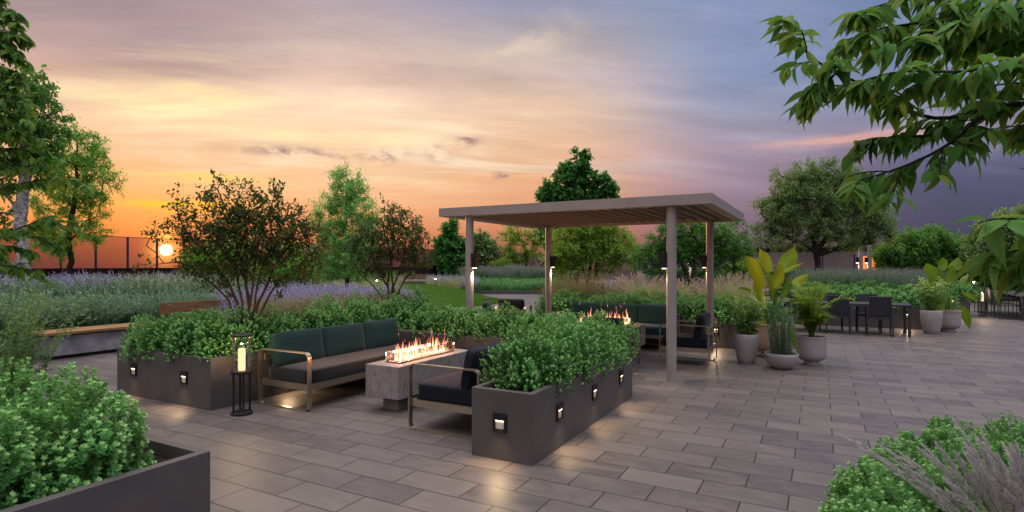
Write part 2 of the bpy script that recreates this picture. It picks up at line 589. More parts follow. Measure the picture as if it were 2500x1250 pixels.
def m_flame():
    m, t = mat_new('flame_gas')
    a = t.new('ShaderNodeAttribute', attribute_name='tone')
    s = t.new('ShaderNodeSeparateColor', {0: a.outputs['Color']})
    hgt = s.outputs[1]
    col = t.ramp(hgt, [(0.0, c4(1.0, 0.62, 0.38)), (0.35, c4(1.0, 0.56, 0.32)), (0.65, c4(1.0, 0.34, 0.16)), (1.0, c4(1.0, 0.14, 0.07))])
    lw = t.new('ShaderNodeLayerWeight', {0: 0.5})
    core = t.m('POWER', t.m('SUBTRACT', 1.0, lw.outputs['Facing'], clamp=True), 2.2)
    st = t.m('MULTIPLY', t.m('SUBTRACT', 1.5, t.m('MULTIPLY', hgt, 0.8)), core)
    e = t.new('ShaderNodeEmission', {0: col, 1: st})
    tr = t.new('ShaderNodeBsdfTransparent')
    mx = t.new('ShaderNodeAddShader', {0: tr.outputs[0], 1: e.outputs[0]})
    out(t, mx.outputs[0])
    return m


def m_lawn():
    m, t = mat_new('lawn_grass')
    tc = t.new('ShaderNodeTexCoord')
    n = t.noise(tc.outputs['Object'], 1.2, 5, 0.6, 0.4)
    n2 = t.noise(t.new('ShaderNodeMapping', {'Vector': tc.outputs['Object'], 'Scale': (1, 1, 1)}).outputs[0], 40, 3, 0.7)
    col = t.mix(t.step(n, 0.3, 0.7), c4(0.035, 0.11, 0.014), c4(0.075, 0.19, 0.028))
    col = t.mix(t.m('MULTIPLY', n2, 0.5), col, c4(0.03, 0.075, 0.01))
    p = pbsdf(t, col, 0.75, 0, 0.2, n2, 0.8, 0.03)
    out(t, p.outputs[0])
    return m


M = {}
M['paver'] = m_paver()
M['planter'] = simple('bronze_grey_powder_coat', (0.08, 0.072, 0.072), (0.096, 0.086, 0.085), 3, 0.50, 0.0, 0.35, bstr=0.02)
M['planter_warm_lit'] = simple('warm_lit_powder_coat', (0.17, 0.135, 0.11), (0.19, 0.15, 0.122), 3, 0.48, 0.0, 0.4, bstr=0.02)  # planter coat with warm lamp light put into the colour; unused
M['soil'] = simple('dark_potting_soil', (0.012, 0.010, 0.008), (0.035, 0.027, 0.02), 30, 0.95, 0, 0.1, bstr=1.0)
M['bed'] = simple('bed_soil', (0.02, 0.02, 0.012), (0.05, 0.045, 0.025), 9, 0.95, 0, 0.1, bstr=1.0)
M['gold'] = simple('brushed_champagne_metal', (0.46, 0.385, 0.285), (0.54, 0.455, 0.34), 30, 0.30, 0.85, 0.5, stretch=(1, 1, 8), bstr=0.02)
M['navy'] = simple('navy_woven_fabric', (0.0035, 0.005, 0.011), (0.007, 0.009, 0.018), 160, 0.85, 0, 0.25, bstr=0.35, sheen=0.10)
M['charcoal'] = simple('charcoal_green_fabric', (0.0045, 0.0075, 0.0095), (0.008, 0.012, 0.0145), 160, 0.85, 0, 0.3, bstr=0.35, sheen=0.25)
M['teal'] = simple('deep_green_woven_fabric', (0.005, 0.024, 0.023), (0.008, 0.034, 0.032), 160, 0.85, 0, 0.25, bstr=0.35, sheen=0.15)
M['teal2'] = simple('teal_woven_fabric', (0.01, 0.048, 0.05), (0.015, 0.062, 0.063), 160, 0.85, 0, 0.25, bstr=0.35, sheen=0.15)
M['conc'] = m_boardform()
M['bench_conc'] = simple('grey_cast_concrete', (0.18, 0.185, 0.2), (0.33, 0.335, 0.355), 3.5, 0.8, 0, 0.3, detail=8, bstr=0.3, dist=0.5)
M['wood'] = m_wood('oiled_bench_wood', (0.13, 0.066, 0.032), (0.25, 0.135, 0.066), 1)
M['wood_top'] = m_wood('honey_bench_wood', (0.22, 0.115, 0.042), (0.36, 0.20, 0.08), 1)
M['black'] = simple('black_powder_coat', (0.010, 0.009, 0.009), (0.014, 0.013, 0.013), 20, 0.5, 0, 0.4, bstr=0.02)
M['char'] = simple('charcoal_aluminium', (0.03, 0.03, 0.036), (0.04, 0.04, 0.046), 12, 0.5, 0, 0.4, bstr=0.02)
M['sling'] = simple('charcoal_sling_mesh', (0.026, 0.028, 0.037), (0.04, 0.043, 0.055), 220, 0.8, 0, 0.3, bstr=0.4)
M['pergola'] = simple('taupe_pergola_paint', (0.27, 0.25, 0.235), (0.3, 0.275, 0.26), 3, 0.45, 0, 0.4, bstr=0.02)
M['slat'] = simple('pale_louvre_paint', (0.4, 0.365, 0.35), (0.44, 0.4, 0.385), 3, 0.5, 0, 0.4, bstr=0.02)
M['rib'] = simple('brown_louvre_rib', (0.2, 0.16, 0.13), (0.23, 0.185, 0.15), 3, 0.5, 0, 0.4, bstr=0.02)
M['pot'] = simple('stone_grey_pot_glaze', (0.31, 0.295, 0.288), (0.36, 0.34, 0.33), 5, 0.62, 0, 0.35, detail=7, bstr=0.08)
M['pot_peach'] = simple('blush_pot_glaze', (0.42, 0.33, 0.27), (0.46, 0.365, 0.3), 5, 0.62, 0, 0.35, detail=7, bstr=0.08)
M['glass'] = m_glass('lantern_glass', (0.97, 0.96, 0.94), 0.03)
M['smoke'] = m_glass('smoked_guard_glass', (0.84, 0.80, 0.77), 0.04)
M['fence_glass'] = m_glass('tinted_fence_glass', (0.74, 0.70, 0.80), 0.02)
M['candle'] = emit('lit_lantern_candle', (1.0, 0.68, 0.38), 1.5)
M['led'] = emit('warm_led', (1.0, 0.76, 0.46), 9.0)
M['led_soft'] = simple('step_light_reflector', (0.62, 0.56, 0.46), (0.66, 0.60, 0.50), 30, 0.55, 0.0, 0.4)
M['bulb'] = emit('bollard_lamp_glow', (1.0, 0.80, 0.56), 30.0)
M['orange_glow'] = emit('lit_orange_window', (1.0, 0.28, 0.08), 1.1)
M['flame'] = m_flame()
m_, t_ = mat_new('glowing_fire_glass')
_tc = t_.new('ShaderNodeTexCoord')
_n = t_.noise(_tc.outputs['Object'], 24, 3, 0.6)
_p = pbsdf(t_, c4(.30, .22, .17), .5)
t_.set(_p.inputs['Emission Color'], t_.ramp(_n, [(.3, c4(1, .22, .06)), (.55, c4(1, .56, .32)), (.8, c4(1, .74, .52))]))
t_.set(_p.inputs['Emission Strength'], t_.m('MULTIPLY', t_.step(_n, .32, .66), 2.2))
out(t_, _p.outputs[0])
M['lavarock'] = m_
M['lawn'] = m_lawn()
M['bark'] = simple('brown_bark', (0.030, 0.019, 0.013), (0.075, 0.050, 0.034), 14, 0.9, 0, 0.2, stretch=(1, 1, 0.3), bstr=0.8)
M['bark_red'] = simple('reddish_smooth_bark', (0.045, 0.026, 0.018), (0.1, 0.06, 0.042), 10, 0.8, 0, 0.25, stretch=(1, 1, 0.3), bstr=0.5)
M['bark_dark'] = simple('dark_bark', (0.014, 0.012, 0.012), (0.034, 0.028, 0.026), 14, 0.9, 0, 0.2, stretch=(1, 1, 0.3), bstr=0.8)
M['birch'] = simple('white_birch_bark', (0.62, 0.60, 0.58), (0.10, 0.09, 0.085), 5, 0.8, 0, 0.2, stretch=(2.2, 2.2, 3.2), bstr=0.4, detail=7, dist=1.0)
M['land'] = simple('dusky_far_land', (0.020, 0.010, 0.010), (0.035, 0.018, 0.016), 0.02, 0.95, 0, 0.1)
M['pavilion'] = simple('pavilion_fascia', (0.19, 0.16, 0.18), (0.22, 0.185, 0.205), 2, 0.5, 0, 0.4)
M['soffit'] = m_wood('pavilion_soffit_wood', (0.16, 0.07, 0.035), (0.26, 0.12, 0.06), 0)

M['box'] = leafmat('boxwood_leaf', (0.005, 0.042, 0.011), (0.05, 0.24, 0.045), (0.38, 0.63, 0.26), 0.25, 0.42, 0.45)
M['box_far'] = leafmat('groundcover_leaf', (0.020, 0.085, 0.034), (0.070, 0.200, 0.075), (0.22, 0.42, 0.18), 0.25, 0.5, 0.3)
M['silver'] = leafmat('silvery_shrub_leaf', (0.025, 0.08, 0.04), (0.15, 0.26, 0.15), (0.4, 0.5, 0.36), 0.25, 0.6, 0.3, (0.22, 0.32, 0.16))
M['olive'] = leafmat('brownish_grass_leaf', (0.055, 0.055, 0.022), (0.180, 0.160, 0.070), (0.30, 0.24, 0.13), 0.3, 0.6, 0.3, (0.3, 0.26, 0.1))
M['blade'] = leafmat('ornamental_grass_blade', (0.12, 0.16, 0.065), (0.34, 0.37, 0.17), (0.44, 0.42, 0.25), 0.35, 0.55, 0.3, (0.34, 0.36, 0.12))
M['plume'] = leafmat('grass_plume', (0.28, 0.20, 0.14), (0.52, 0.40, 0.30), (0.60, 0.46, 0.36), 0.4, 0.8, 0.2, (0.5, 0.36, 0.26))
M['plume_pale'] = leafmat('violet_grass_plume', (0.42, 0.4, 0.38), (0.64, 0.61, 0.58), (0.6, 0.57, 0.53), 0.4, 0.8, 0.2, (0.42, 0.36, 0.34))
M['sage'] = leafmat('dark_sage_leaf', (0.018, 0.055, 0.024), (0.075, 0.150, 0.075), (0.20, 0.29, 0.17), 0.25, 0.6, 0.3, (0.18, 0.30, 0.12))
M['lav'] = leafmat('lavender_spike', (0.050, 0.090, 0.055), (0.110, 0.160, 0.100), (0.40, 0.36, 0.56), 0.3, 0.7, 0.2, (0.4, 0.34, 0.5))
M['meadow'] = leafmat('meadow_plant', (0.035, 0.095, 0.025), (0.17, 0.23, 0.065), (0.5, 0.32, 0.36), 0.35, 0.6, 0.2, (0.4, 0.3, 0.2))
M['meadow_r'] = leafmat('wildflower_plant', (0.02, 0.085, 0.03), (0.07, 0.19, 0.075), (0.32, 0.23, 0.33), 0.35, 0.6, 0.2, (0.3, 0.3, 0.2))
M['maple'] = leafmat('deep_green_maple_leaf', (0.012, 0.060, 0.018), (0.050, 0.170, 0.040), (0.10, 0.26, 0.06), 0.35, 0.45, 0.4, (0.14, 0.42, 0.06))
M['locust'] = leafmat('fresh_locust_leaf', (0.050, 0.150, 0.020), (0.150, 0.340, 0.060), (0.26, 0.44, 0.10), 0.45, 0.5, 0.3, (0.35, 0.62, 0.08))
M['feather'] = leafmat('pale_feathery_leaf', (0.065, 0.19, 0.05), (0.200, 0.430, 0.130), (0.32, 0.54, 0.20), 0.45, 0.5, 0.3, (0.36, 0.66, 0.16))
M['birchleaf'] = leafmat('birch_leaf', (0.022, 0.075, 0.020), (0.080, 0.200, 0.045), (0.14, 0.30, 0.07), 0.4, 0.5, 0.35, (0.22, 0.48, 0.06))
M['service'] = leafmat('dark_shrub_leaf', (0.01, 0.04, 0.012), (0.03, 0.1, 0.026), (0.22, 0.09, 0.04), 0.3, 0.5, 0.35, (0.12, 0.22, 0.04))  # reddish tip tone: sunset light on the leaves put into their colour
M['yellowgreen'] = leafmat('yellow_green_leaf', (0.060, 0.130, 0.020), (0.180, 0.310, 0.050), (0.30, 0.38, 0.07), 0.4, 0.5, 0.3, (0.36, 0.52, 0.06))
M['grey_green'] = leafmat('grey_green_leaf', (0.05, 0.1, 0.034), (0.17, 0.26, 0.1), (0.28, 0.36, 0.15), 0.35, 0.5, 0.3, (0.22, 0.34, 0.08))
M['bigleaf'] = leafmat('broad_pointed_leaf', (0.022, 0.08, 0.018), (0.07, 0.185, 0.04), (0.17, 0.22, 0.045), 0.35, 0.55, 0.22, (0.22, 0.42, 0.05))
M['willow'] = leafmat('narrow_shrub_leaf', (0.030, 0.070, 0.030), (0.090, 0.150, 0.070), (0.17, 0.25, 0.12), 0.3, 0.5, 0.35)
M['paradise'] = leafmat('paddle_leaf', (0.026, 0.085, 0.012), (0.1, 0.21, 0.022), (0.4, 0.38, 0.014), 0.34, 0.35, 0.3, (0.34, 0.42, 0.02))
M['palm'] = leafmat('palm_frond_leaf', (0.04, 0.1, 0.012), (0.15, 0.26, 0.026), (0.3, 0.32, 0.03), 0.35, 0.45, 0.3, (0.34, 0.44, 0.03))
M['strap'] = leafmat('glossy_strap_leaf', (0.045, 0.11, 0.03), (0.16, 0.26, 0.07), (0.5, 0.52, 0.24), 0.3, 0.38, 0.5)
M['spike'] = leafmat('blue_green_spike_leaf', (0.028, 0.062, 0.042), (0.075, 0.130, 0.085), (0.15, 0.22, 0.14), 0.2, 0.5, 0.4)
M['turf'] = leafmat('turf_blade', (0.035, 0.105, 0.014), (0.085, 0.2, 0.03), (0.12, 0.22, 0.04), 0.35, 0.6, 0.2)
# ------------------------------------------------------------------ leaf and plant builders (numpy)


def nrm(a):
    return a / np.maximum(np.linalg.norm(a, axis=-1, keepdims=True), 1e-9)


def rdir(rng, n):
    return nrm(rng.normal(size=(n, 3)))


# leaf templates: x across, y along, z out of plane
T_RHOMB = (np.array([[0, 0, 0], [-.5, .45, .10], [0, 1, -.06], [.5, .45, .10]]), np.array([[0, 1, 2], [0, 2, 3]]))
T_LEAF6 = (np.array([[0, 0, 0], [-.42, .28, .07], [-.40, .62, .05], [0, 1, -.14], [.40, .62, .05], [.42, .28, .07], [0, .45, -.02]]),
           np.array([[0, 6, 1], [1, 6, 2], [2, 6, 3], [3, 6, 4], [4, 6, 5], [5, 6, 0]]))


def t_long(seg=9, droop=0.30, fold=0.10, wide=0.70, tip=1.6):
    """a pointed broad leaf folded along its midrib and bowed down"""
    V, F = [], []
    for i in range(seg + 1):
        s = i / seg
        w = 0.5 * (sin(pi * min(1, s ** wide)) ** (0.9 + .9 * s * s))
        if i in (0, seg): w = 0.0
        zz = -droop * s * s
        yy = s - 0.12 * s * s
        for q in (-1, -.55, 0, .55, 1):
            V.append((q * w, yy, zz + fold * abs(q) * w * 2 - (0.10 * w if abs(q) == 1 else 0)))
    for i in range(seg):
        for k in range(4):
            a = i * 5 + k
            F.append((a, a + 1, a + 6)); F.append((a, a + 6, a + 5))
    return np.array(V), np.array(F)


T_BIG = t_long()
T_MAPLE = (np.array([[0, 0, 0], [-.30, .12, .04], [-.55, .42, .0], [-.24, .50, .03], [-.28, .80, 0], [0, 1, -.05], [.28, .80, 0], [.24, .50, .03], [.55, .42, 0], [.30, .12, .04], [0, .4, -.03]]),
           np.array([[10, (i), (i + 1)] for i in range(0, 9)] + [[10, 9, 0]]))


class Leaves:
    def __init__(self):
        self.V, self.F, self.A, self.n = [], [], [], 0

    def add(self, T, O, D, N, L, W, tone, tip=None, zs=None):
        """O origins, D leaf directions, N approx normals, L lengths, W widths, tone in 0..1, tip in 0..1"""
        tv, tf = T
        n = len(O)
        if n == 0: return
        Y = nrm(D)
        X = np.cross(Y, N)
        bad = np.linalg.norm(X, axis=1) < 1e-4
        X[bad] = np.cross(Y[bad], np.array([[.3, .2, .9]]))
        X = nrm(X)
        Z = np.cross(X, Y)
        L = np.broadcast_to(L, (n,)); W = np.broadcast_to(W, (n,))
        P = (O[:, None, :] + tv[None, :, 0:1] * (X * W[:, None])[:, None, :] + tv[None, :, 1:2] * (Y * L[:, None])[:, None, :]
             + tv[None, :, 2:3] * (Z * L[:, None])[:, None, :])
        k = len(tv)
        F = tf[None] + (np.arange(n) * k)[:, None, None] + self.n
        self.V.append(P.reshape(-1, 3)); self.F.append(F.reshape(-1, 3))
        a = np.zeros((n, k, 3), dtype=np.float32)
        a[:, :, 0] = np.broadcast_to(tone, (n,))[:, None]
        if tip is not None: a[:, :, 1] = np.broadcast_to(tip, (n,))[:, None]
        self.A.append(a.reshape(-1, 3))
        self.n += n * k

    def strips(self, C, Wd, w, tone, tip=None):
        """C (n,s,3) centre lines, Wd (n,3) width axis, w (s,) or (n,s) half widths"""
        n, s, _ = C.shape
        w = np.broadcast_to(w, (n, s))
        A_ = C - Wd[:, None, :] * w[:, :, None]
        B_ = C + Wd[:, None, :] * w[:, :, None]
        P = np.stack([A_, B_], axis=2).reshape(n, s * 2, 3)
        base = []
        for i in range(s - 1):
            a = 2 * i
            base += [(a, a + 1, a + 3), (a, a + 3, a + 2)]
        tf = np.array(base)
        F = tf[None] + (np.arange(n) * s * 2)[:, None, None] + self.n
        self.V.append(P.reshape(-1, 3)); self.F.append(F.reshape(-1, 3))
        a = np.zeros((n, s * 2, 3), dtype=np.float32)
        a[:, :, 0] = np.broadcast_to(tone, (n,))[:, None]
        if tip is not None:
            tip = np.asarray(tip)
            if tip.ndim == 1 and len(tip) == s and s != n: a[:, :, 1] = np.repeat(tip, 2)[None]
            elif tip.ndim == 2: a[:, :, 1] = np.repeat(tip, 2, axis=1)
            else: a[:, :, 1] = np.broadcast_to(tip, (n,))[:, None]
        self.A.append(a.reshape(-1, 3))
        self.n += n * s * 2

    def mesh(self, name, smooth=False):
        return np_mesh(name, np.concatenate(self.V), np.concatenate(self.F), np.concatenate(self.A), smooth)


def sprigs(lv, rng, P, D, L, leaf, width, nleaf=11, gtip=None, tone0=0.5, rosette=5, T=T_RHOMB):
    """small leafy shoots: leaves in a spiral, a rosette of young leaves at the tip"""
    n = len(P)
    D = nrm(D)
    a = nrm(np.cross(D, rdir(rng, n)))
    b = np.cross(D, a)
    if gtip is None: gtip = np.ones(n)
    for i in range(nleaf):
        t = (i + 0.3) / nleaf
        ph = i * 2.4 + rng.uniform(0, .6, n)
        rad = a * np.cos(ph)[:, None] + b * np.sin(ph)[:, None]
        up = 0.45 + 0.55 * t
        d = nrm(D * up + rad * (1.25 - .55 * t) + rdir(rng, n) * .15)
        lv.add(T, P + D * (L * t)[:, None], d, nrm(D - d * .3), leaf * rng.uniform(.8, 1.2, n) * (0.85 + .2 * sin(pi * t)), width * rng.uniform(.85, 1.15, n),
               np.clip(tone0 + rng.normal(0, .22, n) + .15 * (t - .5), 0, 1), np.clip(gtip * max(0, (t - .5) / .5) * .6, 0, 1))
    for i in range(rosette):
        ph = i * 2 * pi / rosette + rng.uniform(0, .5, n)
        rad = a * np.cos(ph)[:, None] + b * np.sin(ph)[:, None]
        d = nrm(D * 1.15 + rad * .70 + rdir(rng, n) * .12)
        lv.add(T, P + D * L[:, None], d, nrm(D - rad * .6), leaf * .80 * rng.uniform(.8, 1.2, n), width * .95,
               np.clip(.6 + rng.normal(0, .2, n), 0, 1), gtip * rng.uniform(.75, 1.0, n))


def boxwood_mesh(seed, rx=.36, ry=.36, h=.44, n=620, leaf=.026, width=.013, name='foliage', inner=.5, tipf=1.0):
    rng = np.random.default_rng(seed)
    lv = Leaves()
    d = rdir(rng, n * 3)
    d = d[d[:, 2] > -.04][:n]
    n = len(d)
    ph = rng.uniform(0, 6.28, 8)
    lump = 1 + .15 * np.sin(5 * d[:, 0] + ph[0]) + .14 * np.sin(6 * d[:, 1] + ph[1] + 3 * d[:, 2]) + .09 * np.sin(8 * d[:, 0] - 6 * d[:, 1] + ph[2])
    rr = lump * np.where(rng.random(n) < .72, rng.uniform(.90, 1.0, n), rng.uniform(.45, .88, n))
    # super-ellipsoid: fuller shoulders
    q = np.sign(d) * np.abs(d) ** .80
    P = q * rr[:, None] * np.array([rx, ry, h])
    out_ = nrm(d * np.array([1 / rx, 1 / ry, 1 / h]) * .36)
    D = nrm(out_ + np.array([0, 0, .55]) + rdir(rng, n) * .32)
    L = rng.uniform(.042, .062, n) * (leaf / .026)
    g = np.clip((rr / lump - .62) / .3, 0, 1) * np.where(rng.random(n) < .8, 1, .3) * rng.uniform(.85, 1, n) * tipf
    P = P - D * L[:, None] * .5
    sprigs(lv, rng, P, D, L, leaf, width, 10, g, tone0=.45)
    # leaves filling the inside, its shade put into their dark tone
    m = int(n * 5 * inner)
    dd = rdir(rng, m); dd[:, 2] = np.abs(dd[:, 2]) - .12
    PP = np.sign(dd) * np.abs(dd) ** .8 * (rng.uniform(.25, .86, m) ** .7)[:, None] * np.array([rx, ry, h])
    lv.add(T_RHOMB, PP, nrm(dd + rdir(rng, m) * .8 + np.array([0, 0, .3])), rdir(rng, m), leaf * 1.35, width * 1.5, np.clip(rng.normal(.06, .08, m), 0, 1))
    return lv.mesh(name)


def tuft_mesh(seed, n=220, h=.9, r0=.12, spread=.55, droop=.5, w=.004, seg=7, tone=.5, gtip=0.0, name='blades', hvar=.35):
    rng = np.random.default_rng(seed)
    lv = Leaves()
    C, Wd, end = blade_lines(rng, n, h, r0, spread, droop, seg, hvar)
    s = np.linspace(0, 1, seg)
    lv.strips(C, Wd, (w * (1 - s ** 2.2) + .0006), np.clip(rng.normal(tone, .25, n), 0, 1), np.full((n, seg), gtip) * s[None])
    return lv, C


def blade_lines(rng, n, h, r0, spread, droop, seg, hvar=.35):
    ph = rng.uniform(0, 2 * pi, n)
    rr = r0 * np.sqrt(rng.random(n))
    ph0 = ph + rng.normal(0, .6, n)
    base = np.stack([rr * np.cos(ph0), rr * np.sin(ph0), np.zeros(n)], 1)
    H = h * rng.uniform(1 - hvar, 1.0, n)
    tilt = spread * rng.uniform(.1, 1, n)
    dr = droop * rng.uniform(.4, 1.2, n) * tilt / max(spread, .01)
    s = np.linspace(0, 1, seg)
    hor = np.stack([np.cos(ph), np.sin(ph), np.zeros(n)], 1)
    C = (base[:, None, :] + hor[:, None, :] * (H[:, None] * (tilt[:, None] * s + dr[:, None] * s ** 2.3))[:, :, None]
         + np.array([0, 0, 1.0])[None, None] * (H[:, None] * (s - .55 * dr[:, None] * s ** 2.6))[:, :, None])
    Wd = nrm(np.stack([-np.sin(ph), np.cos(ph), np.zeros(n)], 1) + rng.normal(0, .35, (n, 3)))
    return C, Wd, C[:, -1]


def plume_on(lv, rng, C, f0=.72, bris=46, bl=.028, bw=.0016, tone=.5, ang=.6):
    """a soft seed head of short bristles round the last part of each stalk"""
    n, s, _ = C.shape
    for k in range(bris):
        t = f0 + (1 - f0) * (k + rng.random(n)) / bris
        x_ = t * (s - 1)
        i = np.minimum(x_.astype(int), s - 2)
        fr = (x_ - i)[:, None]
        ii = np.arange(n)
        P = C[ii, i] * (1 - fr) + C[ii, i + 1] * fr
        ax = nrm(C[ii, i + 1] - C[ii, i])
        rad = rdir(rng, n)
        rad = nrm(rad - ax * np.sum(rad * ax, 1)[:, None])
        prof = np.sin(pi * np.clip((t - f0) / (1 - f0), .06, .97)) ** .6
        d = nrm(ax + rad * ang)
        lv.add(T_RHOMB, P, d, rdir(rng, n), bl * prof * rng.uniform(.8, 1.3, n) + .004, bw * 3, np.clip(tone + rng.normal(0, .25, n), 0, 1))


def spike_plant(seed, n=60, h=.9, r0=.22, spread=.35, leaf=.03, flower=.38, ftone=1.0, name='plant', fl=.020, stemw=.002, bris=26, leafn=14, droop=.15):
    """leafy stems ending in a flower spike (lavender, sage, meadow flowers)"""
    rng = np.random.default_rng(seed)
    lv = Leaves()
    C, Wd, end = blade_lines(rng, n, h, r0, spread, droop, 6, .3)
    lv.strips(C, Wd, np.full(6, stemw), np.full(n, .5))
    ii = np.arange(n)
    for k in range(leafn):
        t = (.05 + (.98 - flower) * (k + rng.random(n)) / leafn)
        x_ = t * 5; i = np.minimum(x_.astype(int), 4); fr = (x_ - i)[:, None]
        P = C[ii, i] * (1 - fr) + C[ii, i + 1] * fr
        d = nrm(rdir(rng, n) + np.array([0, 0, .6]))
        lv.add(T_RHOMB, P, d, rdir(rng, n), leaf * rng.uniform(.7, 1.2, n), leaf * .3, np.clip(rng.normal(.5, .25, n), 0, 1))
    for k in range(bris):
        t = 1 - flower * (k + rng.random(n)) / bris
        x_ = t * 5; i = np.minimum(x_.astype(int), 4); fr = (x_ - i)[:, None]
        P = C[ii, i] * (1 - fr) + C[ii, i + 1] * fr
        d = nrm(rdir(rng, n) + np.array([0, 0, .8]))
        lv.add(T_RHOMB, P, d, rdir(rng, n), fl * rng.uniform(.6, 1.2, n) * (.5 + .6 * k / bris), fl * .5, rng.uniform(.3, 1, n), np.full(n, ftone) * rng.uniform(.75, 1, n))
    return lv


def leafy_bush(seed, n=90, h=1.0, r0=.2, spread=.5, leaf=.04, lw=.012, per=40, droop=.2, tipg=.4, T=T_RHOMB, stemw=.003, t0=.15, hvar=.4, outw=.9):
    """many upright leafy stems from one crown: silvery shrubs, willows, rosemary"""
    rng = np.random.default_rng(seed)
    lv = Leaves()
    C, Wd, end = blade_lines(rng, n, h, r0, spread, droop, 7, hvar)
    lv.strips(C, Wd, np.full(7, stemw), np.full(n, .15))
    ii = np.arange(n)
    for k in range(per):
        t = t0 + (1 - t0) * (k + rng.random(n)) / per
        x_ = np.clip(t, 0, .999) * 6; i = np.minimum(x_.astype(int), 5); fr = (x_ - i)[:, None]
        P = C[ii, i] * (1 - fr) + C[ii, i + 1] * fr
        ax = nrm(C[ii, i + 1] - C[ii, i])
        rad = rdir(rng, n)
        rad = nrm(rad - ax * np.sum(rad * ax, 1)[:, None])
        d = nrm(ax * .75 + rad * outw)
        lv.add(T, P, d, nrm(ax - d * .4 + rdir(rng, n) * .2), leaf * rng.uniform(.7, 1.2, n) * (1 - .35 * t), lw * rng.uniform(.8, 1.2, n), np.clip(rng.normal(.3 + .4 * t, .2, n), 0, 1), np.clip(tipg * t ** 3 * rng.uniform(.3, 1.2, n), 0, 1))
    return lv


def plant_copies(lv_list, spots, rng, z=0.0, smin=.85, smax=1.15):
    """one mesh out of many copies of plant variants: for drifts nobody could count"""
    Vs, Fs, As, off = [], [], [], 0
    base = [(np.concatenate(l.V), np.concatenate(l.F), np.concatenate(l.A)) for l in lv_list]
    for sp in spots:
        v, f, a = base[rng.integers(len(base))]
        an = rng.uniform(0, 6.28); s = rng.uniform(smin, smax) * (sp[3] if len(sp) > 3 else 1)
        ca, sa = cos(an) * s, sin(an) * s
        w = np.stack([v[:, 0] * ca - v[:, 1] * sa + sp[0], v[:, 0] * sa + v[:, 1] * ca + sp[1], v[:, 2] * s + sp[2]], 1)
        Vs.append(w); Fs.append(f + off); As.append(a); off += len(v)
    return np.concatenate(Vs), np.concatenate(Fs), np.concatenate(As)


# ------------------------------------------------------------------ trees
def cam_pt(px, py, d):
    """a point of the garden seen at photo position px, py from the photographer's spot, d metres ahead"""
    r = (px - 1250.0) / FPX * d
    return Vector((r * CY - d * SY, r * SY + d * CY, EYE - (py - 647.0) * d / FPX))


RIGHT = np.array([CY, SY, 0.0])
FWD = np.array([-SY, CY, 0.0])


